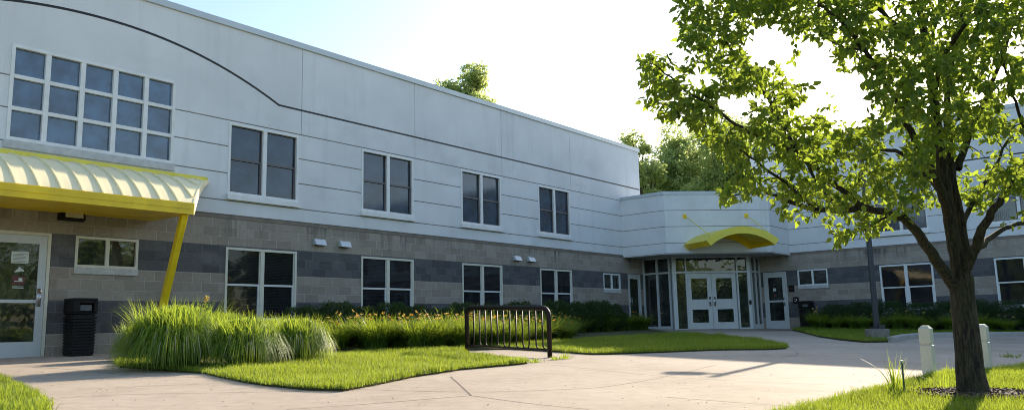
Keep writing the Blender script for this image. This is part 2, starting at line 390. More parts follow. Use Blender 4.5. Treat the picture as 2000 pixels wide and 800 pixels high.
# windows ------------------------------------------------------------
def win_double(w,h,glass,frame,sillmat,sashmat,parent,fr,s,z,screen=True,label=None,proud=.0):
    """pair of double-hung sashes in one frame; origin lower left of the opening"""
    f=MB(); t=.055
    y0,y1=-.012-proud,.07
    f.box(0,y0,0,t,y1,h).box(w-t,y0,0,w,y1,h).box(t,y0,h-t,w-t,y1,h).box(t,y0,0,w-t,y1,t).box(w/2-.05,y0+.004,t,w/2+.05,y1,h-t)
    o=f.build('window',frame,parent,mw=fr.mw(B0,s,z)); 
    if label: o['label']=label
    p=MB().box(t,.045,t,w-t,.05,h-t).build('pane',glass,o)
    q=MB()
    for a,b in ((t,w/2-.05),(w/2+.05,w-t)):
        q.box(a,.008,h/2-.022,b,.040,h/2+.022)
        q.box(b-.045,.012,t,b,.042,h/2-.022); q.box(a,.02,t,a+.02,.042,h/2-.022); q.box(a+.02,.016,t,b-.045,.042,t+.03)
        q.box(b-.018,.02,h/2+.022,b,.042,h-t)
    q.build('sash',sashmat,o)
    MB().box(-.03,-.075-proud,-.13,w+.03,.06,-.003).build('sill',sillmat,o,bevel=.006)
    return o
def copy_tree(o,parent=None):
    c=o.copy(); COL.objects.link(c); c.parent=parent or o.parent
    for ch in list(o.children): copy_tree(ch,c)
    return c
w0=win_double(WW,UP[1]-UP[0],M['g_up'],M['white'],M['white'],M['sash'],B0,FR,ups[0],UP[0],proud=.03)
for s in ups[1:]: c=copy_tree(w0); c.matrix_local=FR.mw(B0,s,UP[0])
w1=win_double(1.78,UP[1]-UP[0],M['g_up'],M['white'],M['white'],M['sash'],B0,WR,wups[1],UP[0],proud=.03)
for s in wups[2:]: c=copy_tree(w1); c.matrix_local=WR.mw(B0,s,UP[0])
w2=win_double(WW-.01,LO[1]-LO[0],M['g_low'],M['almond'],M['sill'],M['white'],B0,FR,los[0],LO[0])
for s in los[1:]: c=copy_tree(w2); c.matrix_local=FR.mw(B0,s,LO[0])
w3=win_double(1.78,LO[1]-LO[0],M['g_low'],M['white'],M['sill'],M['white'],B0,WR,wlo[0],LO[0])
for s in wlo[1:]: c=copy_tree(w3); c.matrix_local=WR.mw(B0,s,LO[0])
def win_small(fr,s,z,w,h,mat):
    f=MB(); t=.05; f.box(0,-.01,0,t,.07,h).box(w-t,-.01,0,w,.07,h).box(t,-.01,h-t,w-t,.07,h).box(t,-.01,0,w-t,.07,t).box(w/2-.035,-.005,t,w/2+.035,.07,h-t)
    o=f.build('small_window',mat,B0,mw=fr.mw(B0,s,z)); MB().box(t,.04,t,w-t,.045,h-t).build('pane',M['g_door'],o)
    MB().box(-.01,-.03,-.125,w+.01,.06,-.003).build('sill',M['sill'],o,bevel=.005); return o
win_small(FR,6.39,2.10,1.19,.59,M['almond']); win_small(FR,24.86,2.05,1.19,.60,M['white']); win_small(WR,-12.02,2.08,1.16,.61,M['white'])
# tall gridded window over the canopy
bw,bh=bigw[1]-bigw[0],bigw[3]-bigw[2]
f=MB(); t=.06; f.box(0,-.045,0,t,.06,bh).box(bw-t,-.045,0,bw,.06,bh).box(t,-.045,bh-t,bw-t,.06,bh).box(t,-.045,0,bw-t,.06,t)
for k in range(1,5): f.box(bw*k/5-.045,-.038,t,bw*k/5+.045,.06,bh-t)
bo=f.build('gridded_window',M['white'],B0,mw=FR.mw(B0,bigw[0],bigw[2])); bo['label']='tall white window of fifteen panes above the yellow canopy'
xs=[t]+[bw*k/5+s for k in range(1,5) for s in(-.045,.045)]+[bw-t]
for z in (bh/3,2*bh/3):
    q=MB()
    for i in range(0,10,2): q.box(xs[i],-.032,z-.035,xs[i+1],.06,z+.035)
    q.build('glazing_bar',M['white'],bo)
p=MB()
for r_ in range(3):
    z0=bh*r_/3+(t if r_==0 else .035); z1=bh*(r_+1)/3-(t if r_==2 else .035)
    for i in range(0,10,2): p.box(xs[i],.03,z0,xs[i+1],.035,z1)
p.build('pane',M['g_big'],bo)
MB().box(-.04,-.07,-.15,bw+.03,.05,-.004).build('sill',M['sill'],bo,bevel=.006)
# doors --------------------------------------------------------------
def text_mesh(body,size,mat,parent,loc,rot=(R(90),0,0)):
    cu=bpy.data.curves.new('lettering','FONT'); cu.body=body; cu.size=size; cu.align_x='CENTER'; cu.align_y='CENTER'
    t_=bpy.data.objects.new('tmp',cu); COL.objects.link(t_); dg=bpy.context.evaluated_depsgraph_get(); me=bpy.data.meshes.new_from_object(t_.evaluated_get(dg))
    bpy.data.objects.remove(t_); me.materials.clear(); me.materials.append(mat); o=bpy.data.objects.new('lettering',me); link(o,parent); o.location=loc; o.rotation_euler=rot; return o
def door(fr,s,z,w,h,glasses,mat,handle_side=1,frame=True,hstyle='pull',d=0):
    """leaf with glazed openings; glasses: list of (x0,x1,z0,z1)"""
    b=MB(); cells(b,0,w,0,h,-.05,-.01,glasses)
    o=b.build('door',mat,B0,mw=fr.mw(B0,s,z,d))
    p=MB()
    for g in glasses: p.box(g[0],.03,g[2],g[1],.034,g[3])
    p.build('pane',M['g_door'],o)
    if frame:
        MB().box(-.06,-.004,0,-.004,.08,h+.06).box(w+.004,-.004,0,w+.06,.08,h+.06).box(-.004,-.004,h+.004,w+.004,.08,h+.06).build('door_frame',M['almond'] if mat is M['alum'] and s<7 and fr is FR else mat,o)
    hx=w-.09 if handle_side>0 else .09
    hm=MB(); 
    if hstyle=='pull':
        hm.tube([(hx,.01,1.0),(hx,-.06,1.0),(hx,-.06,1.28),(hx,.01,1.28)],.012,8); hm.box(hx-.035,-.004,.96,hx+.035,.012,1.32)
    else:
        hm.box(hx-.03,-.004,.9,hx+.035,.012,1.22); hm.tube([(hx+.01,0,1.16),(hx+.01,-.06,1.14),(hx-.02,-.07,1.0),(hx+.01,0,.93)],.014,8)
    hm.build('handle',M['metal'],o,smooth=True); return o
DZ=.47
dl=door(FR,4.92,DZ,.99,2.17,[(.14,.86,.16+.12,.96),(.14,.86,1.02,2.02)],M['alum'],1,True,'lever')
MB().box(.42,.026,1.66,.70,.0285,1.87).build('notice',M['paper'],dl)
n2=MB().box(.46,.026,1.29,.66,.0285,1.43); n2.build('sticker',M['red'],dl)
MB().box(.49,.0235,1.335,.63,.0245,1.35).build('sticker_bar',M['paper'],dl); MB().box(.56,.0235,1.355,.62,.0245,1.40).build('sticker_mark',M['paper'],dl)
MB().sweep(None,[[(x,.026,z),(x,.0285,z),(x,.0285,z+t_),(x,.026,z+t_)] for x,z,t_ in ((.49,1.50,.02),(.53,1.505,.05),(.56,1.51,.095),(.59,1.52,.05),(.64,1.52,.02))]).build('sticker',M['paper'],dl)
MB().box(.47,.026,1.22,.65,.0285,1.235).build('sticker_line',M['paper'],dl); MB().box(.47,.026,1.25,.65,.0285,1.255).build('sticker_line',M['paper'],dl)
tl=MB()
for k in range(7): tl.box(.44,.0245,1.68+.024*k,.68-.03*(k%3),.0255,1.686+.024*k)
tl.build('notice_lines',M['sash'],dl)
door(FR,26.68,DZ,.84,2.15,[(.1,.74,.25,2.03)],M['alum'],-1,True,'pull')
dw=door(WR,-13.36,DZ-.03,.83,2.17,[(.12,.70,.33,1.05),(.12,.70,1.12,2.02)],M['alum'],1,True,'lever')
MB().box(.30,.026,1.48,.42,.0285,1.60).build('sticker',M['paper'],dw); MB().box(.32,.026,1.28,.42,.0285,1.38).build('sticker',M['red'],dw)
# storefront ---------------------------------------------------------
def storefront(P,Q,verts,name,zt=2.70,top=SB-.085,zb=.40,kerbh=.14,divs=(),label=None):
    f=Frame(P,Q-P); l=(Q-P).length
    b=MB()
    for a0,a1 in verts: b.box(a0,-.06,zb,a1,.06,top)
    seg=[(verts[i][1],verts[i+1][0]) for i in range(len(verts)-1)]
    for k,(a,c) in enumerate(seg):
        b.box(a,-.05,zt-.035,c,.05,zt+.035); b.box(a,-.05,top-.05,c,.05,top)
        if k not in divs: b.box(a,-.05,zb,c,.05,zb+kerbh)
    o=b.build(name,M['alum'] if name!='centre' else M['alum'],B0,mw=f.mw(B0)); o.name='storefront'
    if label: o['label']=label
    p=MB()
    for k,(a,c) in enumerate(seg):
        p.box(a,.0,zt+.035,c,.006,top-.05)
        if k not in divs: p.box(a,.0,zb+kerbh,c,.006,zt-.035)
    p.build('pane',M['g_door'],o); return f,l,o
lc=(Gp-Ep).length
d0=.58;dws=1.01
fc,_,oc=storefront(Ep,Gp,[(0,.16),(d0-.05,d0),(d0+2*dws+.02,d0+2*dws+.08),(lc-.13,lc)],'storefront',divs=(1,),label='glazed entrance front with sidelights around the double doors')
door(fc,d0+.006,.43,dws-.006,2.225,[(.18,.83,.33,.83),(.18,.83,1.22,2.03)],M['alum'],1,False)
door(fc,d0+dws+.012,.43,dws-.006,2.225,[(.18,.83,.33,.83),(.18,.83,1.22,2.03)],M['alum'],-1,False)
la=(Ep-FP1).length; lcc=(WP2-Gp).length
storefront(FP1,Ep,[(0,.06),(.60,.68),(la-.12,la-.07)],'storefront',kerbh=.25)
storefront(Gp,WP2,[(.07,.12),(.50,.56),(lcc-.07,lcc-.02)],'storefront',kerbh=.25)
bx=MB().box(lc-.11,-.10,1.42,lc-.03,-.062,1.58).build('access_button',M['blackp'],B0,mw=fc.mw(B0))
# entrance canopy ----------------------------------------------------
fb,lb=fBC
cx=Vector((7.95,0)); 
def arc_canopy():
    cs=1.98; hw=1.33; d1=1.5; z0=3.61; rise=.48; th=.24
    mw=fb.mw(B0); K=.22
    class SB_(MB):                              # the canopy leans a little toward the right as it comes out
        def build(s,*a,**k):
            s.v=[(x-K*y if y<-.02 else x,y,z) for x,y,z in s.v]; return MB.build(s,*a,**k)
    def arc(r_off,n=24):
        out=[]
        Rr=(hw*hw+rise*rise)/(2*rise)
        a=math.asin(hw/Rr)
        for i in range(n+1):
            q=-a+2*a*i/n; out.append((cs+(Rr+r_off)*math.sin(q),z0+rise-Rr+(Rr+r_off)*math.cos(q)))
        return out
    out=arc(0); inn=arc(-.02); low=arc(-th)
    b=SB_()                                     # curved sheet
    b.sweep(None,[[(o[0],-.01,o[1]),(o[0],-d1,o[1]),(i[0],-d1,i[1]),(i[0],-.01,i[1])] for o,i in zip(out,inn)])
    c=b.build('entrance_canopy',M['paley'],B0,mw=mw,smooth=False); c['label']='arched yellow canopy over the double doors'
    f=SB_()
    o2=arc(.012)
    f.sweep(None,[[(o[0],-d1-.03,o[1]),(l[0],-d1-.03,l[1]),(l[0],-d1-.002,l[1]),(o[0],-d1-.002,o[1])] for o,l in zip(o2,low)]); f.build('fascia',M['paley'],c)
    e=MB()
    e.sweep(None,[[(i[0],-.05,i[1]-.002),(l[0],-.05,l[1]),(l[0],-.012,l[1]),(i[0],-.012,i[1]-.002)] for i,l in zip(arc(-.022),low)]); e.build('wall_rib',M['yellow'],c)
    for k in (0,-1):
        g=SB_()
        i=arc(-.022)[k]; l=low[k]; w=.03 if k==0 else -.03
        g.sweep(None,[[(i[0],y,i[1]),(l[0],y,l[1]),(l[0]+w,y,l[1]+.01),(i[0]+w,y,i[1])] for y in (-.052,-d1)])
        g.build('edge_beam',M['yellow'],c)
    for k,sx in ((1,.10),(-1,.60)):
        pass
    for a0 in (.76,3.14):
        # bracket plate with two bolts, tie rod to the canopy front
        pl=MB().box(a0-.07,-.022,4.60,a0+.07,-.002,4.76).box(a0-.012,-.09,4.64,a0+.012,-.022,4.72).build('bracket',M['yellow'],c)
    topz=lambda x: z0+rise-((hw*hw+rise*rise)/(2*rise))+math.sqrt(((hw*hw+rise*rise)/(2*rise))**2-(x-cs)**2)
    for a0,a1 in ((.76,.86),(3.14,3.2)):
        MB().tube([(a0,-.08,4.68),(a1+K*d1,-d1+.06,topz(a1)+.0)],.014,8).build('tie_rod',M['paley'],c,smooth=True)
arc_canopy()
# long-wing canopy ---------------------------------------------------
def side_canopy():
    mw=FR.mw(B0); d1=1.5; zt=4.06; zf=3.275; zb=3.065; sw=8.98; sf=7.86; s0=.2
    n=16
    def prof(t):                               # t 0..1 wall to eave
        a0,a1=R(14),R(58); a=a0+t*(a1-a0); return .04+(d1-.04)*(math.sin(a)-math.sin(a0))/(math.sin(a1)-math.sin(a0)), zf+(zt-zf)*(math.cos(a)-math.cos(a1))/(math.cos(a0)-math.cos(a1))
    def send(d): return sw-(sw-sf)*(d-.04)/(d1-.04)
    P=[prof(i/n) for i in range(n+1)]
    b=MB(); b.sweep(None,[[(s0,-d,z),(send(d),-d,z),(send(d),-d,z-.025),(s0,-d,z-.025)] for d,z in P])
    c=b.build('side_canopy',M['palex'],B0,mw=mw); c['label']='curved standing-seam yellow canopy over the side door'
    r_=MB(); s=sw-.02-.345
    k=0
    pitch=.345
    ss=8.60
    while ss>s0:
        pts=[(d,z) for d,z in P if send(d)>ss+.03]
        if len(pts)>2:
            r_.sweep(None,[[(ss-.013,-d+.002,z-.002),(ss-.013,-d-.02,z+.022),(ss+.013,-d-.02,z+.022),(ss+.013,-d+.002,z-.002)] for d,z in pts])
        ss-=pitch
    r_.build('standing_seam',M['palex'],c)
    # ridge flashing at the wall, fascia, end trim, soffit
    MB().box(s0,-.06,zt-.02,sw+.0,-.032,zt+.075).build('ridge_flashing',M['paley'],c)
    MB().box(s0,-d1-.035,zb,sf,-d1-.004,zf+.012).box(s0,-d1-.045,zb+.10,sf,-d1-.036,zf+.0).build('fascia',M['yellow'],c)
    e=MB()
    def out(d,o): 
        return send(d)+o
    e.sweep(None,[[(out(d,.002),-d,z+.012),(out(d,.04),-d,z+.012),(out(d,.04),-d,z-(.06+.15*i/n)),(out(d,.002),-d,z-(.06+.15*i/n))] for i,(d,z) in enumerate(P)]); e.build('end_trim',M['palex'],c)
    MB().prism([(s0,-.04),(s0,-d1+.01),(sf-.02,-d1+.01),(sf-.02,-.04)],zb+.02,zb+.05).build('soffit_panel',M['yellow'],c)
    st=MB(); st.tube([(7.80,-.28,.40),(7.74,-1.42,zb+.02)],.085,4,square=True); st.build('support_strut',M['yellow'],c,bevel=.01)
side_canopy()
# wall light, vents, boxes -------------------------------------------
wl=MB(); wl.sweep(None,[[(0,0,.0),(.46,0,.0),(.46,0,.27),(0,0,.27)],[(0,-.06,0),(.46,-.06,0),(.46,-.06,.27),(0,-.06,.27)],[(.03,-.20,.03),(.43,-.20,.03),(.42,-.12,.25),(.04,-.12,.25)]])
wlo_=wl.build('wall_light',M['blackp'],B0,mw=FR.mw(B0,6.04,2.95),bevel=.008); MB().quad((.07,-.199,.045),(.39,-.199,.045),(.38,-.141,.205),(.08,-.141,.205)).quad((.07,-.205,.045),(.08,-.147,.205),(.38,-.147,.205),(.39,-.205,.045)).build('lens',M['lens'],wlo_)
def vent(fr,s):
    v=MB(); v.sweep(None,[[(0,0,.0),(.33,0,.0),(.33,0,.14),(0,0,.14)],[(0,-.06,-.01),(.33,-.06,-.01),(.33,-.06,.135),(0,-.06,.135)],[(.01,-.14,-.015),(.32,-.14,-.015),(.32,-.12,.03),(.01,-.12,.03)]])
    o=v.build('wall_vent',M['cap'],B0,mw=fr.mw(B0,s,2.87),bevel=.006); MB().box(.04,-.115,-.022,.29,-.02,-.012).build('vent_opening',M['blackp'],o)
for s in (11.81,12.58,19.54,20.27): vent(FR,s)
vent(WR,-6.1)
cb=MB().box(0,-.05,0,.22,-.001,.25).build('notice_plate',M['blackp'],B0,mw=WR.mw(B0,-12.40,1.87),bevel=.01)
MB().box(.03,-.053,.14,.19,-.051,.16).box(.03,-.053,.09,.19,-.051,.10).build('lettering',M['red'],cb)
cb=MB().box(0,-.10,0,.2,-.001,.24).build('call_box',M['blackp'],B0,mw=WR.mw(B0,-12.24,1.42),bevel=.02)
cc=MB(); cc.tube([(.07,-.101,.09),(.10,-.108,.07),(.14,-.108,.10),(.145,-.101,.17)],.014,6).box(.07,-.107,.15,.09,-.101,.18).build('handset',M['white'],cb)
# ------------------------------------------------------------------ ground
def grid_sheet(name,x0,x1,y0,y1,nx,ny,mat,dz):
    xs=np.linspace(x0,x1,nx);ys=np.linspace(y0,y1,ny);X,Y=np.meshgrid(xs,ys); Z=gzv(X,Y)+dz
    V=np.stack([X,Y,Z],-1).reshape(-1,3); i=np.arange(nx*ny).reshape(ny,nx); Q=np.stack([i[:-1,:-1],i[:-1,1:],i[1:,1:],i[1:,:-1]],-1).reshape(-1,4)
    return tag(np_mesh(name,V,Q,mat),kind='structure')
gmat,nt,b_=new_mat('far_ground_turf'); v_=coords(nt); L(nt,ramp(nt,noise(nt,.15,6,v_),[(.35,(.045,.07,.018)),(.65,(.08,.11,.03))]),b_.inputs['Base Color']); b_.inputs['Roughness'].default_value=.95
grid_sheet('ground',-300,300,-300,300,121,121,gmat,-.012)
pave=[(-22,-1),(9,-1),(22,14),(24,26)]+[tuple(WR.pt(8.5,.0)),tuple(WR.pt(-14,-.3)),tuple(cr),tuple(FR.pt(28,-.3)),tuple(FR.pt(-8,.0))]
pv=MB().prism(pave,lambda x,y:GX*x+GY*y-.1,lambda x,y:GX*x+GY*y+.002).build('pavement',M['conc']); tag(pv,kind='structure')
def gpx(P,dz=0): return [tuple(gp(u,v,dz))[:2] for u,v in P]
L1=gpx([(235,700),(234,713),(300,719),(400,725),(430,732),(480,742),(520,748),(600,756),(670,758),(720,749),(810,731),(900,718),(1000,709),(1030,706),(990,699),(905,690)],.03)
L1=L1+[tuple(gp(905,684)[:2])[:2],tuple(gp(1000,682)[:2])[:2],tuple(gp(1085,687)[:2])[:2],tuple(gp(1150,692)[:2])[:2]]
L2r=gpx([(1190,692),(1300,688),(1400,684),(1500,683),(1536,681),(1528,676),(1490,668),(1450,663),(1400,657),(1340,653)])
lawn1=[p for p in L1]+L2r+[tuple(FR.pt(27.3,.3)),tuple(FR.pt(26.4,.02)),tuple(FR.pt(8.3,.02)),tuple(FR.pt(7.75,.5)),]
L5=gpx([(1549,645),(1575,651),(1600,658),(1640,664),(1690,669),(1735,668),(1760,662),(1800,658),(1900,657),(2000,656)])
lawn5=L5+[tuple(WR.pt(4,6.)),tuple(WR.pt(4,.02)),tuple(WR.pt(-11.2,.02)),tuple(WR.pt(-11.7,.6))]
L3=gpx([(1500,812),(1560,796),(1600,786),(1690,764),(1740,751),(1800,737),(1850,724),(1930,719),(2000,714)],.06)
lawn3=L3+[(9.5,12.4),(12,10),(10,2),(3,2),(1.2,5.2)]
L4=gpx([(-60,726),(0,739),(40,756),(75,776),(88,800)],.05)
lawn4=L4+[(-3.4,5.5),(-6,4),(-12,7)]
lawns={}
for nm,P,h in (('lawn',lawn1,.03),('lawn',lawn5,.05),('lawn',lawn3,.035),('lawn',lawn4,.03)):
    o=MB().prism(P,lambda x,y:GX*x+GY*y-.02,lambda x,y,h=h:GX*x+GY*y+h).build(nm,M['turf'] ); tag(o,kind='structure')
# kerb in front of the right-hand lawn
def kerb(P,w,h,name):
    b=MB(); P=[Vector(p) for p in P]; rings=[]
    for i,p in enumerate(P):
        d=(P[min(i+1,len(P)-1)]-P[max(i-1,0)]).normalized(); n=Vector((d.y,-d.x)); a=p+n*w*.9; c=p-n*w*.1
        rings.append([(c.x,c.y,gz(*c)-.05),(a.x,a.y,gz(*a)-.05),(a.x,a.y,gz(*a)+h*.85),((a+n*-.02).x,(a+n*-.02).y,gz(*a)+h),(c.x,c.y,gz(*c)+h)])
    b.sweep(None,rings); return tag(b.build(name,M['kerb']),kind='structure')
kerb(L5[5:]+[tuple(WR.pt(4,6.05))],.16,.13,'kerb')
# paving joints
def joint(P,w=.012,spl=True):
    Q=[gp(u,v) for u,v in P]; Q=[(q.x,q.y) for q in Q]
    if spl and len(Q)>2: Q=smooth_poly(Q,5)
    Q=[Vector(q) for q in Q]; b=MB(); 
    for i in range(len(Q)-1):
        d=(Q[i+1]-Q[i]).normalized(); n=Vector((d.y,-d.x))*w/2
        b.quad(*[(q.x,q.y,gz(*q)+.0035) for q in (Q[i]-n,Q[i]+n,Q[i+1]+n,Q[i+1]-n)])
    return b
J=[[(680,759),(800,763),(915,765),(1000,763.5),(1100,760),(1190,754),(1300,735),(1400,712)],[(560,799),(700,790),(920,772)],[(880,735),(900,753),(920,772)],[(920,772),(1030,787),(1150,799)],[(1075,712),(1190,724),(1300,735),(1450,744),(1620,751)],
[(1536,683),(1556,687),(1552,694),(1500,700),(1400,707),(1250,712)],[(150,760),(260,755),(430,748)],[(0,800),(100,778),(250,770),(560,764),(680,759)],[(60,716),(150,722),(235,730),(420,738)],[(1556,687),(1700,690),(2000,694)],[(1400,657),(1500,655),(1560,652)],[(1640,800),(1500,790),(1300,775)]]
for k,P in enumerate(J): tag(joint(P,.022 if k==2 else .011).build('pavement_joint',M['crack']),kind='structure')
mul=[]; tb=gp(1905,778)
TB=Vector((tb.x,tb.y,gz(tb.x,tb.y)+.035))
mo=MB(); mr=[(TB.x+.05+(.62+.12*math.sin(k*1.7)+.06*math.sin(k*3.1))*math.cos(k/20*6.283),TB.y+(.42+.08*math.sin(k*2.3))*math.sin(k/20*6.283)) for k in range(20)]
nb=MB(); c0=len(nb.v); nb.v.append((TB.x,TB.y,TB.z+.05))
for x,y in mr: nb.v.append((x,y,gz(x,y)+.038))
nb.f=[(0,1+i,1+(i+1)%20) for i in range(20)]
tag(nb.build('mulch_bed',M['mulch']),kind='structure')
# ------------------------------------------------------------------ lawns of grass
def scatter_poly(P,n,rs=RS):
    P=np.array(P); lo=P.min(0);hi=P.max(0); out=np.zeros((0,2))
    while len(out)<n:
        q=lo+(hi-lo)*rs.rand(n*2,2); q=q[inpoly(q[:,0],q[:,1],P)]; out=np.concatenate([out,q])
    return out[:n]
def vis(q):                                    # keep blades only where the plaza can be looked at
    return (q[:,1]>4.0)&(np.abs(q[:,0])<q[:,1]*.78+1.0)
def turf(P,dens,h,name,lab,dz,edge=None,mat='lawn',avoid=()):
    Pn=np.array(P); area=.5*abs(np.dot(Pn[:,0],np.roll(Pn[:,1],1))-np.dot(Pn[:,1],np.roll(Pn[:,0],1)))
    q=scatter_poly(P,int(min(area*dens,420000))); q=q[vis(q)]
    e0=Pn; e1=np.roll(Pn,-1,0); ln_=np.linalg.norm(e1-e0,axis=1); ne=(ln_*min(dens*.16,700)).astype(int); eg=[]
    for a_,b_,k_ in zip(e0,e1,ne):
        t_=RS.rand(k_,1); eg.append(a_+(b_-a_)*t_+RS.normal(size=(k_,2))*(.018+.022*np.sin(t_*ln_.mean()*9)**2))
    eg=np.concatenate(eg); q=np.concatenate([q,eg[vis(eg)]])
    for a in avoid: q=q[((q[:,0]-a[0])/a[2])**2+((q[:,1]-a[1])/a[3])**2>1+.5*RS.rand(len(q))]
    # clumpy density and height
    cl=.5+.25*np.sin(q[:,0]*3.1+1.7*np.sin(q[:,1]*2.3))+.25*np.sin(q[:,1]*4.3+1.3*np.sin(q[:,0]*5.1))
    keep=RS.rand(len(q))<.65+.35*cl; q=q[keep]; cl=cl[keep]
    n=len(q); base=np.stack([q[:,0],q[:,1],GX*q[:,0]+GY*q[:,1]+dz],-1)
    hh=h*(.45+.8*RS.rand(n)**1.4)*(.65+.6*cl)
    V,Q,va=blades(base,hh,.0045+.003*RS.rand(n),RS.rand(n)*6.283,.15+.9*RS.rand(n)**1.5,2,1.6,np.where(RS.rand(n)<.05,1.,np.clip(-.05+.50*RS.rand(n)+.35*cl*RS.rand(n)**.5+.22*np.sin(q[:,0]*1.3+2*np.sin(q[:,1]*.9))*np.sin(q[:,1]*1.9+1),0,.93)))
    return tag(np_mesh(name,V,Q,M[mat],None,va),lab,'grass',kind='stuff')
beds1=gpx([(240,690),(430,722),(560,712),(650,698),(700,690),(880,686),(905,684)])
lawnA=[p for p in L1[:16]]+[beds1[6],beds1[5],beds1[4],beds1[3],beds1[2],beds1[1]]
lawnB=[L1[17],L1[18],L1[19]]+L2r+[tuple(gp(1275,657)[:2]),tuple(gp(1100,668)[:2]),tuple(gp(950,681)[:2])]
turf(lawnA,4200,.085,'grass','bright green lawn strip between the tall grass clumps and the paving',.03)
turf(lawnB,2600,.10,'grass','lawn wedge behind the bike rack running to the entrance path',.03)
turf(lawn3,5200,.075,'grass','sunlit lawn around the foreground tree and white posts',.035,avoid=[(TB.x+.05,TB.y,.5,.36)])
turf(lawn4,5200,.085,'grass','corner of lawn at the lower left',.03)
turf([p for p in L5]+[tuple(WR.pt(2,5)),tuple(WR.pt(2,1.0)),tuple(WR.pt(-11.2,.8)),tuple(WR.pt(-11.7,.6))],1500,.09,'grass','shaded lawn in front of the right wing behind the kerb',.05)
# small leaf litter on the paving
lt=MB()
for k in range(260):
    u=random.uniform(30,1900); v=random.uniform(700,798); q=gp(u,v); x,y=q.x,q.y
    if any(inpoly(np.array([x]),np.array([y]),P)[0] for P in (lawn1,lawn3,lawn4,lawn5)): continue
    a=random.random()*6.28; l=random.uniform(.006,.02)*(1 if random.random()<.9 else 1.6); w_=l*random.uniform(.3,.6); z=gz(x,y)+.004; ca,sa=math.cos(a),math.sin(a)
    b=len(lt.v); lt.v+=[(x-ca*l,y-sa*l,z),(x+sa*w_,y-ca*w_,z+.004),(x+ca*l,y+sa*l,z+random.uniform(.002,.012)),(x-sa*w_,y+ca*w_,z+.004)]; lt.f.append((b,b+1,b+2,b+3))
tag(lt.build('leaf_litter',M['chip']),'scattered dry leaf bits lying on the concrete paving','leaf litter',kind='stuff')
# mulch chips
ch=MB()
for k in range(1500):
    a=random.random()*6.283; r_=random.random()**.5; x=TB.x+.05+r_*.62*math.cos(a); y=TB.y+r_*.44*math.sin(a); z=gz(x,y)+.045+.03*(1-r_)*random.random()+.01
    l=random.uniform(.010,.045); w=random.uniform(.005,.014); yw=random.random()*6.283; tl_=random.uniform(-.5,.5)
    dx,dy=math.cos(yw)*l,math.sin(yw)*l; px_,py_=-math.sin(yw)*w,math.cos(yw)*w; dz=l*tl_
    ch.v+=[(x-dx-px_,y-dy-py_,z-dz),(x+dx-px_,y+dy-py_,z+dz),(x+dx+px_,y+dy+py_,z+dz+.004),(x-dx+px_,y-dy+py_,z-dz+.004),(x,y,z-.012)]
    b=len(ch.v)-5; ch.f+=[(b,b+1,b+2,b+3),(b,b+4,b+1),(b+1,b+4,b+2),(b+2,b+4,b+3),(b+3,b+4,b)]
tag(ch.build('mulch',M['chip']),'loose brown bark mulch around the foot of the foreground tree','mulch',kind='stuff')
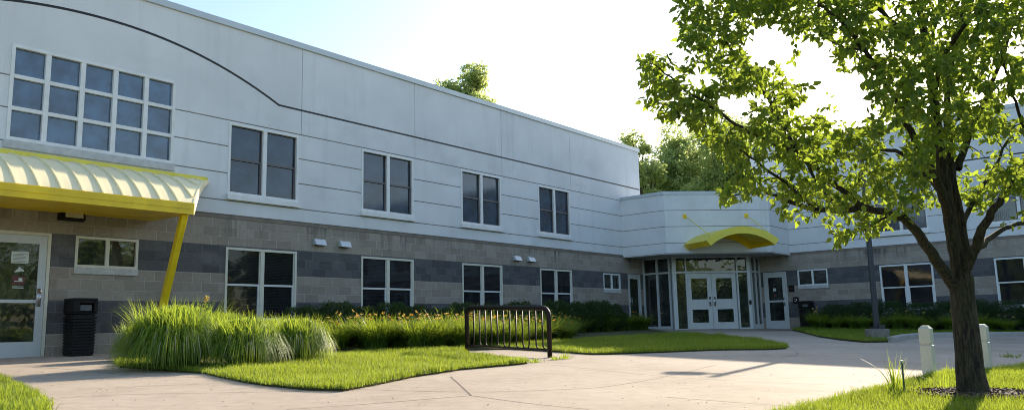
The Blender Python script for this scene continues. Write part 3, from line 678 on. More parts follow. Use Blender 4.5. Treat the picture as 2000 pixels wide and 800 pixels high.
# ------------------------------------------------------------------ trees
def tube_np(paths,nside=7):
    V=[];Q=[];b=0
    for pts,rad in paths:
        pts=np.asarray(pts,float); m=len(pts)
        if m<2: continue
        d=np.gradient(pts,axis=0); d/=np.linalg.norm(d,axis=1,keepdims=True)+1e-9
        ref=np.array([.3,.2,1.]) if abs(d[0,2])<.85 else np.array([1.,.2,0]); up=ref
        for k in range(m):
            a=np.cross(d[k],up); a/=np.linalg.norm(a)+1e-9; c=np.cross(a,d[k]); up=c
            th=np.arange(nside)/nside*2*np.pi
            V.append(pts[k]+(np.outer(np.cos(th),a)+np.outer(np.sin(th),c))*rad[k])
        i=np.arange(m*nside).reshape(m,nside)+b; j=np.roll(i,-1,1)
        Q.append(np.stack([i[:-1],j[:-1],j[1:],i[1:]],-1).reshape(-1,4)); b+=m*nside
    return np.concatenate(V),np.concatenate(Q)
def foreground_tree():
    root=empty('tree',TB); tag(root,'young leafy tree with forked trunk on the near lawn, rooted in mulch','tree')
    T0=TB.y
    def p(u,v,dd=0): return np.array(at(u,v,T0+dd))
    limbs=[
     # (px,py,depth offset) lists with start and end radius
     ([(1905,790,0),(1896,730,0),(1888,650,0),(1881,590,0),(1878,540,0)],.126,.100),
     ([(1878,560,0),(1868,500,.02),(1856,430,.05),(1843,350,.05),(1832,270,.0),(1822,190,-.05),(1806,90,-.1),(1795,0,-.1),(1790,-120,-.1),(1785,-300,0)],.074,.02),
     ([(1884,560,.05),(1884,500,.1),(1876,430,.14),(1862,350,.16),(1852,270,.2),(1852,190,.3),(1862,100,.4),(1885,-10,.5),(1900,-150,.6)],.062,.015),
     ([(1868,565,0),(1842,525,-.1),(1812,482,-.2),(1780,440,-.3),(1740,418,-.35),(1690,408,-.4),(1640,411,-.45),(1590,408,-.5),(1540,392,-.55)],.062,.018),
     ([(1888,525,-.05),(1905,478,-.15),(1925,435,-.3),(1950,395,-.4),(1985,345,-.5),(2020,290,-.6),(2060,200,-.7)],.055,.015),
     ([(1905,490,0),(1935,462,.3),(1975,440,.5),(2030,420,.7),(2110,370,1.0)],.035,.012),
     ([(1853,425,.05),(1835,370,-.15),(1815,325,-.3),(1785,270,-.5),(1758,210,-.7),(1730,160,-.8),(1690,100,-1.0),(1650,50,-1.1),(1600,10,-1.2)],.045,.012),
     ([(1838,375,.0),(1800,330,.3),(1760,300,.6),(1715,290,.8),(1680,285,.9),(1640,275,1.0)],.032,.01),
     ([(1870,330,.2),(1895,260,.3),(1930,180,.5),(1965,90,.6),(1990,0,.8)],.04,.012),
     ([(1880,440,.1),(1910,380,.5),(1945,320,.8),(1970,270,1.0)],.03,.01),
     ([(1690,408,-.4),(1650,375,-.5),(1600,335,-.6),(1555,300,-.7),(1500,275,-.7),(1450,250,-.7),(1400,215,-.7),(1350,185,-.7),(1310,150,-.7),(1275,125,-.7)],.03,.006),
     ([(1555,300,-.7),(1520,230,-.5),(1480,165,-.3),(1440,110,-.2),(1400,60,-.1),(1360,10,0),(1340,-60,0)],.022,.006),
     ([(1640,411,-.45),(1600,360,0),(1560,290,.2),(1540,230,.4),(1535,150,.4)],.022,.006),
     ([(1590,408,-.5),(1540,360,-.6),(1490,325,-.7),(1440,290,-.8),(1400,270,-.9)],.018,.006),
     ([(1540,392,-.55),(1490,372,-.5),(1450,380,-.4),(1420,385,-.4)],.014,.005),
     ([(1740,418,-.35),(1700,440,-.2),(1660,455,0),(1620,455,.1)],.014,.005),
     ([(1800,100,-.1),(1740,40,.2),(1660,-20,.4),(1560,-50,.6),(1450,-40,.6),(1390,-10,.5)],.03,.008),
     ([(1690,100,-1.),(1640,90,-1.1),(1600,60,-1.2)],.012,.005),
     ([(1822,190,-.05),(1850,100,-.6),(1900,30,-1.0),(1940,-60,-1.1)],.03,.01),
     ([(2020,290,-.6),(1990,220,-.7),(1960,130,-.9),(1950,60,-1.)],.018,.006),
    ]
    paths=[];nodes=[];nr=[]
    for P,r0,r1 in limbs:
        pts=smooth_poly([tuple(p(*q)) for q in P],4); pts=np.array(pts); m=len(pts)
        pts[1:]+=RS.normal(size=(m-1,3))*(.006 if P is not limbs[0][0] else .0015)
        u=np.linspace(0,1,m); rad=r0+(r1-r0)*u**.8
        if P is limbs[0][0]: rad=rad+.10*np.exp(-u*11)
        paths.append((pts,rad))
        if P is not limbs[0][0]:
            # fine resampling for nearest-node search
            for k in range(m):
                nodes.append(pts[k]); nr.append(rad[k])
    V,Q=tube_np(paths[:1],14); tr=np_mesh('trunk',V-np.array(TB),Q,M['bark'],root,smooth=True)
    V,Q=tube_np(paths[1:],9); np_mesh('limbs',V-np.array(TB),Q,M['bark'],root,smooth=True)
    # crown volume: surveyed outline, with open gaps
    crown=[(1322,-40),(1328,40),(1332,92),(1352,120),(1318,150),(1296,112),(1262,100),(1240,118),(1256,160),(1262,200),(1285,232),(1330,238),(1372,262),(1400,290),(1402,330),(1425,345),(1452,358),(1398,372),(1412,392),(1480,380),(1524,398),(1524,442),(1560,428),(1602,420),(1612,452),(1645,478),(1672,452),(1722,468),(1745,450),(1790,405),(1850,415),(1880,400),(1912,425),(1962,400),(1965,440),(2010,425),(2160,430),(2260,300),(2300,0),(2200,-350),(1900,-620),(1600,-480),(1400,-250)]
    gaps=[(1500,86,50,42),(1580,112,52,50),(1632,175,56,54),(1440,215,40,22),(1660,215,30,30),(1360,155,16,24),(1745,285,22,22),(1980,215,34,24),(1905,300,24,40),(1975,290,30,30),(1735,18,20,10),(1560,215,24,14),(1980,395,30,22),(1600,180,30,30),(1905,190,20,14),(1990,90,20,20),(1720,100,12,20)]
    def depth(u,v):
        c=min(1,max(0,(u-1240)/480)); top=min(1,max(0,(v+620)/400))
        return (.40+1.35*c)*(.35+.65*top)
    T=[]
    cand=0
    while len(T)<4600:
        u=RS.uniform(1240,2300); v=RS.uniform(-620,480)
        if v<-60 and RS.rand()<.55: continue
        if u>2060 and RS.rand()<.45: continue
        if not inpoly(np.array([u]),np.array([v]),crown)[0]: continue
        if any(((u-g[0])/(g[2]+4))**2+((v-g[1])/(g[3]+4))**2<1 for g in gaps) and RS.rand()<.97: continue
        if v>395 and RS.rand()<.45: continue
        if v>300 and u<1780 and RS.rand()<.28: continue
        dd=RS.uniform(-1,1)*depth(u,v); 
        if v>300 and 1810<u<1930 and dd<.15: continue
        if u<1500: dd=dd-.45
        T.append(p(u,v,dd))
    T=np.array(T); T[:,2]=np.maximum(T[:,2],TB.z+1.15)
    nodes=np.array(nodes);nr=np.array(nr)
    # connect nearest targets first so that twigs branch off twigs
    D=np.array([np.min(((nodes-t_)**2).sum(1)) for t_ in T]); order=np.argsort(D)
    cap=len(nodes)+len(T)*4; N_=np.zeros((cap,3));R_=np.zeros(cap); n=len(nodes);N_[:n]=nodes;R_[:n]=nr
    tw=[];LP=[];LD=[]
    for ix in order:
        t_=T[ix]; d2=((N_[:n]-t_)**2).sum(1)+.02*(R_[:n]<.004)
        j=int(np.argmin(d2)); s=N_[j]; dist=math.sqrt(max(1e-6,((s-t_)**2).sum()))
        if dist>1.3: continue
        m=4; u=np.linspace(0,1,m+1)[:,None]; sag=np.array([0,0,1.])*(-.10*dist)
        pts=s+(t_-s)*u+sag*(u*(1-u))*4*.5+RS.normal(size=(m+1,3))*.012*(u>0)
        r0=min(R_[j]*.6,.004+.010*dist); rad=r0+(.0016-r0)*u[:,0]
        tw.append((pts,rad))
        for k in (1,2,3,4): N_[n]=pts[k];R_[n]=rad[k];n+=1
        ln=int(7+min(dist,.6)*12)
        uu=1-RS.rand(ln)**1.3*min(1,.30/max(dist,.05)+.15)
        seg=np.clip((uu*m).astype(int),0,m-1); fr_=uu*m-seg
        q=pts[seg]+(pts[seg+1]-pts[seg])*fr_[:,None]
        ax=(t_-s)/dist
        dv=RS.normal(size=(ln,3))*.75+ax*.6+np.array([0,0,-.25])
        LP.append(q+RS.normal(size=(ln,3))*.012);LD.append(dv)
    V,Q=tube_np(tw,4); np_mesh('twigs',V-np.array(TB),Q,M['bark'],root)
    LP=np.concatenate(LP);LD=np.concatenate(LD); nl=len(LP); LD/=np.linalg.norm(LD,axis=1,keepdims=True)
    LP=LP+LD*.018
    sz=.044+.046*RS.rand(nl); va=np.clip(RS.normal(.45,.25,nl),0,1)
    V,Q,va=leaves(LP,LD,sz,va,width=.62); cr_=np_mesh('crown',V-np.array(TB),Q,M['leaf'],root,va)
    print('leaves',nl)
foreground_tree()
def bg_tree(x,y,z0,height,crw,crh,label,nleaf=26000,lsize=.16,seed=0,blobs=26,group=None,mat='bleaf'):
    rs=np.random.RandomState(seed); root=empty('tree',(x,y,z0)); tag(root,label,'tree',group)
    cz=height-crh/2
    th=[(0,0,0),(.1,0,height*.3),(-.1,.1,height*.55),(0,0,height*.85)]; paths=[(np.array(smooth_poly(th,4)),np.linspace(.28,.05,13)*height/10)]
    C=[];Rr=[]
    for k in range(blobs):
        for _ in range(50):
            q=rs.uniform(-1,1,3)
            if (q**2).sum()<1: break
        sc=1-.25*max(0,q[2]); c=np.array([q[0]*crw/2*.80*sc,q[1]*crw/2*.80*sc,cz+q[2]*crh/2*.84]); C.append(c);Rr.append(crw*rs.uniform(.09,.19))
        s=np.array([0,0,height*.35+ (c[2]-height*.35)*.35]); mid=(s+c)/2+rs.normal(size=3)*.2; paths.append((np.array([s,mid,c]),np.array([.10,.06,.02])*height/10))
    V,Q=tube_np(paths,6); np_mesh('trunk',V,Q,M['bark'],root,smooth=True)
    per=nleaf//blobs; P=[];D=[]
    for c,r in zip(C,Rr):
        # small sprays inside each bough
        ns=36; d=rs.normal(size=(ns,3)); d/=np.linalg.norm(d,axis=1,keepdims=True); sc_=c+d*r*(.35+.75*rs.rand(ns,1)**.6)*np.array([1.15,1.15,.85])
        k=rs.randint(0,ns,per); P.append(sc_[k]+rs.normal(size=(per,3))*r*.15); D.append(d[k]*.5+rs.normal(size=(per,3))*.8+np.array([0,0,-.2]))
    P=np.concatenate(P);D=np.concatenate(D); n=len(P)
    V,Q,va=leaves(P,D,lsize*(.6+.7*rs.rand(n)),np.clip(rs.normal(.5,.25,n),0,1),rs,.6)
    np_mesh('crown',V,Q,M[mat],root,va); return root
def put(u,vtop,vbot,dist,w_px,label,seed,**k):
    a=at(u,vtop,dist); b=at(u,vbot,dist); c=dist*w_px/FPX; bg_tree(a.x,a.y,.3,a.z-.3,c,a.z-b.z,label,seed=seed,**k)
put(908,118,300,58,128,'rounded tree top showing above the long roof',1,nleaf=14000,lsize=.22,blobs=26)
put(1240,232,460,62,110,'thin tree beside the end of the long roof',2,nleaf=12000,lsize=.21,blobs=26)
put(1315,238,500,70,190,'bushy tree between the thin tree and the tall willowy one',3,nleaf=34000,lsize=.24,blobs=44)
put(1410,195,500,66,240,'tallest willowy tree rising behind the entrance roof',4,nleaf=44000,lsize=.23,blobs=56)
put(1500,255,480,74,180,'tree behind the inner corner of the two wings',5,nleaf=14000,lsize=.22,blobs=26)
# trees across the road behind the viewer, mirrored in the windows
def copy_tree(o,parent=None):
    c=o.copy(); COL.objects.link(c); c.parent=parent
    for ch in list(o.children): copy_tree(ch,c)
    return c
BT=[bg_tree(0,0,0,9,8.5,8.2,'broad tree across the road behind the viewpoint',nleaf=9000,lsize=.34,seed=20+k,blobs=24,group='trees across the road') for k in range(3)]
k=0
for r_,a0 in ((33,0),(42,.09)):
    for q in range(19):
        a=R(62)+a0+q*R(11.2); x,y=math.sin(a)*r_*1.0,math.cos(a)*r_
        o=BT[k] if k<3 else copy_tree(BT[k%3]); o.location=(x+random.uniform(-1,1),y+random.uniform(-1,1),max(-1.4,gz(x,y))); sc=random.uniform(.75,1.1); o.scale=(sc,sc,sc*random.uniform(.9,1.15)); o.rotation_euler=(0,0,random.random()*6); k+=1
# ------------------------------------------------------------------ planting
def arch_strips(x0,y0,a,r,R_,dd,hp,ze,w,t0,t1,seg,var,taper=.9):
    n=len(a); t=np.linspace(0,1,seg+1); V=np.zeros((n,seg+1,2,3),np.float32)
    for k,q in enumerate(t):
        tt=t0+(t1-t0)*q; x=r*(1-(1-tt)**1.5); z=np.where(tt<.55,hp*(1-(1-tt/.55)**2),hp-(hp-ze)*(np.maximum(tt-.55,0)/.45)**1.5)
        ww=w*(1-taper*q**2)*.5
        for sg,i in ((-1,0),(1,1)):
            V[:,k,i,0]=x0+np.cos(a)*x-np.sin(a)*ww*sg; V[:,k,i,1]=(y0+np.sin(a)*x)*dd+np.cos(a)*ww*sg; V[:,k,i,2]=np.maximum(z,.005)
    idx=np.arange(n*(seg+1)*2).reshape(n,seg+1,2)
    Q=np.stack([idx[:,:-1,0],idx[:,:-1,1],idx[:,1:,1],idx[:,1:,0]],-1).reshape(-1,4)
    return V.reshape(-1,3),Q,np.repeat(var,(seg+1)*2)
def clump(name,x,y,w,d,h,n,rz,label,seed,dz=.0,lean=1.0,plumes=300):
    rs=np.random.RandomState(seed); root=empty(name,(x,y,gz(x,y)+dz),rz); R_=w/2
    def params(m,lo):
        a=rs.rand(m)*6.283; f=lo+(1-lo)*rs.rand(m)**.8; lump=1+.10*np.sin(a*5+seed)+.06*np.sin(a*11)
        r=R_*f*lump*(.92+.16*rs.rand(m)); hp=h*(1.0-.42*f**2)*(.72+.42*rs.rand(m)); ze=hp*np.clip(1-f**1.3*(.8+.35*rs.rand(m)),0,1)
        b=rs.rand(m)**.5*R_*.3; ba=a+rs.normal(size=m)*.8
        return np.cos(ba)*b,np.sin(ba)*b,a,r-b*.6,hp,ze
    x0,y0,a,r,hp,ze=params(n,.08); t1=np.where(rs.rand(n)<.55,rs.uniform(.5,.85,n),1.); a=a+rs.normal(size=n)*.45
    V,Q,va=arch_strips(x0,y0,a,r/np.where(t1<1,.9,1),R_,d/w,hp,ze,.011+.009*rs.rand(n),0,t1,8,np.clip(rs.normal(.42,.3,n),0,1))
    np_mesh('foliage',V,Q,M['orn'],root,va)
    m=n//14; a_=rs.rand(m)*6.283; r_=R_*.75*rs.rand(m)**.5; V,Q,va=blades(np.stack([np.cos(a_)*r_,np.sin(a_)*r_*d/w,np.full(m,h*.55)],-1),h*(.45+.35*rs.rand(m)),.008+.004*rs.rand(m),a_+rs.normal(size=m)*.7,.2+.7*rs.rand(m),4,1.7,.4+.6*rs.rand(m))
    np_mesh('seed_stalks',V,Q,M['orn'],root,va)
    if plumes:
        x0,y0,a,r,hp,ze=params(plumes,.7)
        V,Q,va=arch_strips(x0,y0,a,r*1.03,R_,d/w,hp*1.03,ze,.006+.006*rs.rand(plumes),.66,.86,4,rs.rand(plumes),.7)
        np_mesh('plumes',V,Q,M['plume'],root,va)
    return root
def clump_px(u,v,wpx,h,label,seed,n=9000,d=1.3,plumes=260):
    q=gp(u,v); w=wpx*q.y/FPX; nx=FR.n; c=Vector((q.x,q.y))+Vector((ray(u,v).x,ray(u,v).y)).normalized()*d*.42
    r=clump('ornamental_grass',c.x,c.y,w,d,h,n,0,label,seed,plumes=plumes); tag(r,label,'ornamental grass'); return r
clump_px(345,727,225,.80,'largest fountain grass clump, at the paving corner below the yellow strut',31,9000,1.9,170)
clump_px(478,722,170,.64,'middle fountain grass clump in front of the nearest lower window',32,7500,1.6,260)
clump_px(583,712,140,.62,'rightmost fountain grass clump with pale drooping plumes',33,6500,1.4,300)
clump_px(275,706,110,.54,'small fountain grass clump against the left end of the bed',34,3500,1.0,30)
clump_px(432,692,180,.70,'fountain grass clump at the back of the bed, next to the strut foot',35,6500,1.3,0)
clump_px(540,690,170,.58,'fountain grass clump at the back of the bed, under the nearest lower window',36,6500,1.3,0)
# daylilies
def lily_proto(seed,w,h,n,fl):
    rs=np.random.RandomState(seed); a=rs.rand(n)*6.283; r=rs.rand(n)**.5; bx=np.cos(a)*r*w*.25;by=np.sin(a)*r*w*.25
    V,Q,va=blades(np.stack([bx,by,np.zeros(n)],-1),h*(.9+.6*rs.rand(n)),.018+.012*rs.rand(n),a+rs.normal(size=n)*.7,.25+.9*rs.rand(n),5,1.8,np.clip(rs.normal(.45,.25,n),0,1))
    V=V.reshape(n,6,2,3); tt=np.linspace(0,1,6)[None,:,None]; V[...,2]-=h*.45*tt**3*rs.rand(n)[:,None,None]; V[...,2]=np.maximum(V[...,2],.01)
    f=[]
    P=[]
    S=[]
    for k in range(fl):
        x,y=rs.normal(size=2)*w*.26; z=h*rs.uniform(.95,1.25); P.append((x,y,z)); S.append((np.array([(x*.5,y*.5,0),(x*.8,y*.8,z*.6),(x,y,z)]),np.array([.004,.003,.003])))
    return V.reshape(-1,3),Q,va,P,S
def lily_mesh(V,Q,va,mat,name):
    o=np_mesh(name,V,Q,mat,None,va); return o
protos=[]
def make_lily(seed,w,h,n,fl,pm):
    V,Q,va,P,S=lily_proto(seed,w,h,n,fl)
    root=empty('daylily'); np_mesh('foliage',V,Q,M['lily'],root,va)
    if P:
        rs=np.random.RandomState(seed+5); V2,Q2=tube_np(S,4); np_mesh('stems',V2,Q2,M['lily'],root,np.full(len(V2),.6))
        me=None
        for q in P:
            if me is None:
                k=np.arange(6)/6*6.283; dv=np.stack([np.cos(k),np.sin(k),.55+0*k],-1)
                V3,Q3,v3=leaves(np.zeros((6,3)),dv,np.full(6,.046)*(.8+.4*rs.rand(6)),rs.rand(6),rs,.45,.1,.15); fo=np_mesh('flower',V3,Q3,M[pm],root,v3); me=fo.data
            else: fo=link(bpy.data.objects.new('flower',me),root)
            fo.location=q; fo.rotation_euler=(rs.uniform(-.8,.8),rs.uniform(-.8,.8),rs.uniform(0,6))
    return root
PL=[make_lily(50,.8,.50,420,3,'petal'),make_lily(51,.75,.46,400,2,'petal'),make_lily(52,.85,.52,440,5,'petaly'),make_lily(53,.75,.45,380,0,'petal'),make_lily(54,.75,.46,380,4,'petaly')]
used=set()
def place(proto,x,y,z,rz,sc,label,cat,group):
    if proto.name in used: o=copy_tree(proto,None); o.parent=None
    else: o=proto; used.add(proto.name)
    o.location=(x,y,z); o.rotation_euler=(0,0,rz); o.scale=(sc,sc,sc*random.uniform(.9,1.1)); tag(o,label,cat,group); return o
def bed_row(fr,s0,s1,dr,step,kinds,label,group,dz=.03,zs=1):
    s=s0; 
    while s<s1:
        d=random.uniform(*dr(s)); q=fr.pt(s+random.uniform(-.15,.15),d); k=random.choice(kinds(s,d))
        place(PL[k],q.x,q.y,gz(q.x,q.y)+dz,random.random()*6.28,random.uniform(.85,1.2)*zs,label,'daylily',group); s+=step*random.uniform(.8,1.2)
# rows outward from the long wall: edge of the bed stands from 4.9 m (left) to 2 m (right) off the wall
def edge(s): 
    # surveyed bed edge (s,d): 
    pts=[(9.5,4.6),(11.5,4.5),(13.5,4.9),(15.0,4.4),(16.5,4.2),(19,3.2),(22,2.4),(26,1.3)]
    for (a,b),(c,d) in zip(pts,pts[1:]):
        if s<=c: return b+(d-b)*max(0,(s-a))/(c-a)
    return pts[-1][1]
LBL='daylily clump in the flower bed along the long block wall'
for r_,(st,en) in enumerate(((11.2,17.2),(10.8,20),(10.4,22.5),(10.2,25.8))):
    bed_row(FR,st,en,lambda s,r_=r_:(edge(s)-.45-r_*.68,edge(s)-.2-r_*.68),.58,lambda s,d:[0,1,2,2,4] if s<19 else [1,3,4,0],LBL,'daylilies in the bed along the long wing')
bed_row(FR,21,26.2,lambda s:(.5,1.0),.55,lambda s,d:[1,4,3,0],LBL,'daylilies in the bed along the long wing')
LBW='daylily clump with pale yellow flowers before the right wing hedge'
bed_row(WR,-11.0,3,lambda s:(1.55,1.85),.5,lambda s,d:[4,4,3],LBW,'daylilies before the right wing hedge',.09,.9)
bed_row(WR,-10.9,-9.6,lambda s:(.8,1.3),.4,lambda s,d:[4,3],LBW,'daylilies before the right wing hedge',.09)
# hedge shrubs
def shrub_proto(seed):
    rs=np.random.RandomState(seed); root=empty('hedge_shrub'); n=7000
    q=rs.normal(size=(n,3)); q/=np.linalg.norm(q,axis=1,keepdims=True); r=(.60+.42*rs.rand(n)**.7)[:,None]
    bum=1+.12*np.sin(q[:,0]*7+seed)*np.cos(q[:,1]*6)+.08*np.sin(q[:,2]*9)
    P=q*r*np.array([.62,.48,.42])*bum[:,None]; P[:,2]+=.42; P[:,2]=np.maximum(P[:,2],.03)
    V,Q,va=leaves(P,q+rs.normal(size=(n,3))*.7+np.array([0,0,.3]),.030+.025*rs.rand(n),rs.rand(n),rs,.5); np_mesh('foliage',V,Q,M['hedge'],root,va)
    st=[]
    for k in range(9):
        a=k*.7; st.append((np.array([(0,0,0),(math.cos(a)*.15,math.sin(a)*.12,.25),(math.cos(a)*.35,math.sin(a)*.28,.55)]),np.array([.015,.01,.005])))
    V,Q=tube_np(st,5); np_mesh('stems',V,Q,M['bark'],root); return root
SP=[shrub_proto(61),shrub_proto(62)]
s=11.0
while s<25.0:
    q=FR.pt(s,.75+random.uniform(-.08,.08)); place(SP[random.randint(0,1)],q.x,q.y,gz(q.x,q.y)+.02,FR.ang+random.choice((0,math.pi)),random.uniform(.98,1.15),'low clipped dark shrub under the long wing windows','shrub','low hedge under the long wing windows'); s+=.88
s=-10.4
while s<3.5:
    q=WR.pt(s,.8+random.uniform(-.08,.08)); place(SP[random.randint(0,1)],q.x,q.y,gz(q.x,q.y)+.07,WR.ang+random.choice((0,math.pi)),random.uniform(.98,1.12),'low clipped dark shrub under the right wing windows','shrub','low hedge under the right wing windows'); s+=.9
# weeds and stalks
def weed(name,x,y,n,h,label,cat,seed,w=.05,bw=.012,dz=.03,mat='lily',lean=.8):
    rs=np.random.RandomState(seed); a=rs.rand(n)*6.283
    V,Q,va=blades(np.stack([np.cos(a)*w*rs.rand(n),np.sin(a)*w*rs.rand(n),np.zeros(n)],-1),h*(.45+.6*rs.rand(n)),bw*(.6+.6*rs.rand(n)),a,lean*rs.rand(n),6,2.0)
    o=np_mesh(name,V,Q,M[mat],None,va); o.location=(x,y,gz(x,y)+dz); return tag(o,label,cat)
q=gp(1752,772); weed('weed',q.x,q.y,46,.42,'tall coarse weed tuft beside the green stake on the near lawn','weed',71,.10,.012,.035,'lawn',.9)
q=gp(1845,770); weed('weed',q.x,q.y,10,.36,'few long arching blades between the nearer white post and the trunk','weed',72,.10,.010,.035,'lawn',1.2)
q=gp(1046,707); weed('weed',q.x,q.y,60,.10,'small grass tuft in the paving left of the rack foot','weed',73,.16,.012,.0,'lawn',1.3)
q=gp(1083,702); weed('weed',q.x,q.y,50,.09,'small grass tuft just right of the rack foot','weed',74,.12,.012,.0,'lawn',1.3)
q=gp(1103,700); weed('weed',q.x,q.y,70,.12,'larger grass tuft in the paving joint right of the rack','weed',75,.18,.012,.0,'lawn',1.3)
q=gp(1972,697); weed('weed',q.x,q.y,40,.10,'grass tuft growing in the shaded driveway','weed',77,.22,.014,.0,'lily',1.3)
stalks=[(822,608),(862,604),(880,598),(902,606),(934,596),(950,600),(969,602),(990,606),(716,600)]
q_=FR.pt(15,3.2)
for k,(u,v) in enumerate(stalks):
    q=gp(u,676); rs=np.random.RandomState(80+k)
    topz=at(u,v,q.y).z; z0=gz(q.x,q.y); hh=topz-z0
    b=MB(); px_=rs.normal()*.03; b.tube([(0,0,0),(px_,0,hh*.5),(px_*2,0,hh*.85),(px_*3+.02,0,hh)],[.004,.0035,.003,.002],5)
    o=b.build('wild_grass_stalk',M['lily'],None); o.location=(q.x,q.y,z0)
    n=9; tt=rs.uniform(.55,1,n); V,Q,va=blades(np.stack([px_*2*tt,0*tt,hh*tt],-1),.10+.10*rs.rand(n),np.full(n,.009),rs.rand(n)*6.28,.8+.6*rs.rand(n),4,1.6)
    np_mesh('seed_head',V,Q,M['lawn'],o,va); tag(o,'thin wild grass stalk standing above the daylilies','grass stalk','wild grass stalks above the daylilies')
# thistle in the large grass clump
q=gp(378,716); z0=gz(q.x,q.y); hh=at(380,578,q.y).z-z0
b=MB(); b.tube([(0,0,0),(.01,0,hh*.5),(0,0,hh)],[.010,.008,.004],6); th=b.build('thistle',M['lily'],None); th.location=(q.x,q.y+.4,z0); tag(th,'single tall thistle stalk rising from the largest grass clump','thistle')
rs=np.random.RandomState(91); n=46; tt=rs.uniform(.5,1,n); a=rs.rand(n)*6.28
V,Q,va=leaves(np.stack([0*tt,0*tt,hh*tt],-1),np.stack([np.cos(a),np.sin(a),.5+0*a],-1),.16*(1.15-tt)+.02,rs.rand(n),rs,.45); np_mesh('leaf',V,Q,M['lily'],th,va)
n=30; V,Q,va=leaves(np.stack([rs.normal(size=n)*.02,rs.normal(size=n)*.02,hh*(.93+.08*rs.rand(n))],-1),rs.normal(size=(n,3)),np.full(n,.03),rs.rand(n),rs,.6); np_mesh('bud',V,Q,M['petaly'],th,va)
# ------------------------------------------------------------------ street furniture
def bin_(fr,s0,w,label,z,hh=1.03):
    q=fr.pt(s0+w/2,.36); root=empty('trash_bin',(q.x,q.y,z),fr.ang); tag(root,label,'trash bin')
    b=MB(); t=w/2; tp=.92
    for k in range(12):
        z0=.05+k*.055; sc=tp+(1-tp)*(z0/.75); a=t*sc
        b.box(-a,-a,z0,a,a,z0+.036)
    b.box(-t*.88,-t*.88,.0,t*.88,t*.88,.74); b.build('slatted_body',M['blackp'],root,bevel=.006)
    h=MB(); t2=t*1.02
    h.box(-t2,-t2,.745,t2,t2,.775).box(-t2,-t2,.775,-t2+.12,t2,hh-.05).box(t2-.07,-t2,.775,t2,t2,hh-.05).box(-t2+.12,t2-.03,.775,t2-.07,t2,hh-.05).box(-t2+.12,-t2,hh-.10,t2-.07,t2-.03,hh-.05).box(-t2,-t2,hh-.05,t2,t2,hh)
    h.build('hood',M['blackp'],root,bevel=.02)
    lf=MB().box(-t2+.14,-t2+.05,.80,t2-.09,-t2+.06,hh-.12).build('flap',simple('flap_sheen',(.10,.11,.12),.35),root); return root
bin_(FR,6.19,.42,'black slatted trash bin beside the side door under the canopy',.475)
bin_(WR,-11.86,.44,'black slatted trash bin in the shade beside the right wing door',.455)
def bike_rack():
    a=gp(912,688); c=gp(1075,698); mid=(a+c)/2; v=Vector((c.x-a.x,c.y-a.y)); l=v.length; ang=math.atan2(v.y,v.x)
    root=empty('bike_rack',(mid.x,mid.y,(a.z+c.z)/2),ang); tag(root,'dark brown pipe bike rack with twelve uprights on the paving','bike rack')
    tilt=(c.z-a.z)/l; H=.845; r=.042; x=l/2-.01
    arc=[]
    P=[(-x,0,-.03-tilt*x)]
    for k in range(7): q_=math.pi-k/6*math.pi/2; P.append((-x+.15+.15*math.cos(q_),0,H-.15+.15*math.sin(q_)-tilt*x))
    for k in range(7): q_=math.pi/2-k/6*math.pi/2; P.append((x-.15+.15*math.cos(q_),0,H-.15+.15*math.sin(q_)+tilt*x))
    P.append((x,0,-.03+tilt*x))
    MB().tube(P,r,14).build('hoop',M['rack'],root,smooth=True)
    MB().tube([(-x+.03,0,.135-tilt*x),(x-.03,0,.135+tilt*x)],.017,8).build('bottom_rail',M['rack'],root,smooth=True)
    for k in range(12):
        xx=-x+.20+(2*x-.36)*k/11; zt=tilt*xx; s=1 if k%3 else -1
        pts=[(xx,0,H-.05+zt),(xx,0,.28+zt),(xx+.004*s,0,.21+zt),(xx+.02*s,0,.165+zt),(xx+.055*s,0,.140+zt)]
        MB().tube(pts,.0135,8).build('upright',M['rack'],root,smooth=True)
    for sx in (-1,1): MB().box(sx*x-.07,-.07,tilt*sx*x-.01,sx*x+.07,.07,tilt*sx*x+.006).build('foot_plate',M['rack'],root)
bike_rack()
def bollard(u,v,vt,label,rz):
    q=gp(u,v); z=gz(q.x,q.y); h=at(u,vt,q.y).z-z; root=empty('bollard',(q.x,q.y,z),rz); tag(root,label,'bollard'); w=.062
    def ring(a,zz): return [(-a,-a,zz),(a,-a,zz),(a,a,zz),(-a,a,zz)]
    MB().sweep(None,[ring(w,-.05),ring(w,h-.235),ring(w-.016,h-.225),ring(w-.016,h-.212)]).build('post',M['vinyl'],root)
    MB().sweep(None,[ring(w-.006,h-.211),ring(w+.001,h-.200),ring(w+.001,h-.035),ring(w-.028,h)]).build('cap',M['vinyl'],root)
bollard(1817,738,635,'nearer white square post left of the foreground tree trunk',R(-45)); bollard(1927,727,632,'white square post half hidden behind the foreground tree trunk',R(-45))
q=gp(1768,776); st=MB().tube([(0,0,-.05),(.0,0,.30)],.0085,8).build('garden_stake',M['stakeg'],None); st.location=(q.x,q.y,gz(q.x,q.y)+.03); tag(st,'short green metal stake with a pale tip in the near lawn','stake')
MB().tube([(0,0,.30),(0,0,.315)],.013,8).build('tip',M['cap'],st)
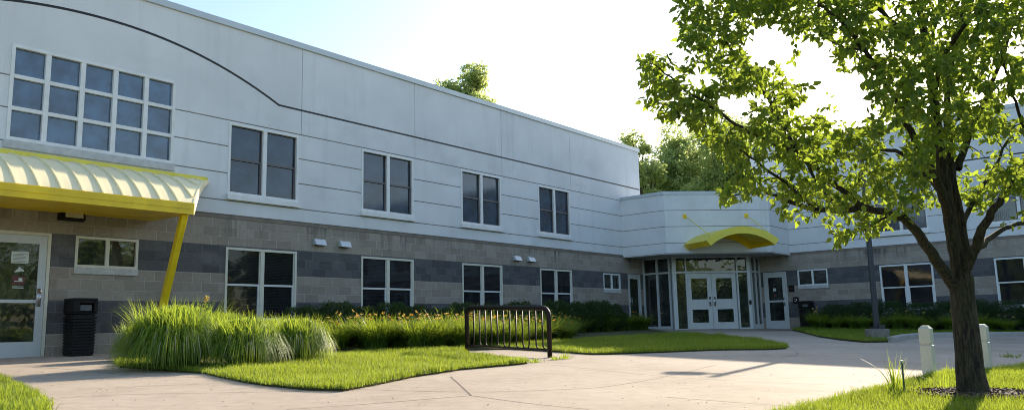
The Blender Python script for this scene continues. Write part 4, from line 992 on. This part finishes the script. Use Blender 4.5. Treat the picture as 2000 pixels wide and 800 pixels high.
def lamp():
    x,y=9.28,20.5; z=gz(x,y)+.09; root=empty('street_lamp',(x,y,z),R(-8)); tag(root,'dark grey square lamp post on a concrete footing before the right wing','street lamp')
    MB().prism([(.29*math.cos(k/16*6.283),.29*math.sin(k/16*6.283)) for k in range(16)],-.1,.19).build('footing',M['conc2'],root,bevel=.015)
    MB().box(-.15,-.13,.19,.15,.13,.215).box(.02,-.12,.215,.17,.10,.30).build('base_plate',M['pole'],root)
    MB().tube([(0,0,.21),(0,0,4.95)],[.085,.070],4,square=True).build('pole',M['pole'],root)
    MB().tube([(0,0,4.72),(-.30,0,4.75)],.04,8).build('arm',M['pole'],root)
    MB().sweep(None,[[(-.28,-.14,4.68),(-.28,.14,4.68),(-.28,.14,4.81),(-.28,-.14,4.81)],[(-.80,-.17,4.69),(-.80,.17,4.69),(-.80,.17,4.77),(-.80,-.17,4.77)]]).build('lamp_head',M['pole'],root,bevel=.02)
    MB().box(-.75,-.13,4.672,-.4,.13,4.682).build('lens',M['lens'],root)
lamp()
# ------------------------------------------------------------------ light and camera
SUN_AZ,SUN_EL=R(32.9),R(22)
w=bpy.data.worlds.new('World'); scene.world=w; w.use_nodes=True; nt=w.node_tree
sky=nt.nodes.new('ShaderNodeTexSky'); sky.sky_type='NISHITA'; sky.sun_disc=False; sky.sun_elevation=SUN_EL; sky.sun_rotation=SUN_AZ; sky.air_density=1.0; sky.dust_density=1.1; sky.ozone_density=1.3
L(nt,sky.outputs[0],nt.nodes['Background'].inputs[0]); nt.nodes['Background'].inputs[1].default_value=.15
sl=bpy.data.lights.new('sun','SUN'); sl.energy=5.0; sl.angle=R(.5); sl.color=(1,.86,.68); so=bpy.data.objects.new('sun',sl); link(so)
sd=Vector((math.sin(SUN_AZ)*math.cos(SUN_EL),math.cos(SUN_AZ)*math.cos(SUN_EL),math.sin(SUN_EL))); so.rotation_euler=sd.to_track_quat('Z','Y').to_euler(); so.location=(20,30,40)
cam=bpy.data.cameras.new('camera'); cam.sensor_width=36; cam.lens=FPX/2000*36; cam.clip_end=2000; co=bpy.data.objects.new('camera',cam); link(co)
c,s=math.cos(ROL),math.sin(ROL); cp,sp=math.cos(PIT),math.sin(PIT)
rx=Vector((c,-sp*s,cp*s)); up=Vector((-s,-sp*c,cp*c)); fw=Vector((0,cp,sp))
co.matrix_world=Matrix.Translation((0,0,CAMH))@Matrix((( rx.x,up.x,-fw.x),(rx.y,up.y,-fw.y),(rx.z,up.z,-fw.z))).to_4x4()
scene.camera=co
scene.cycles.filter_width=1.0
vs=scene.view_settings; vs.view_transform='Standard'; vs.look='None'; vs.gamma=1; vs.use_curve_mapping=False; vs.exposure=.98
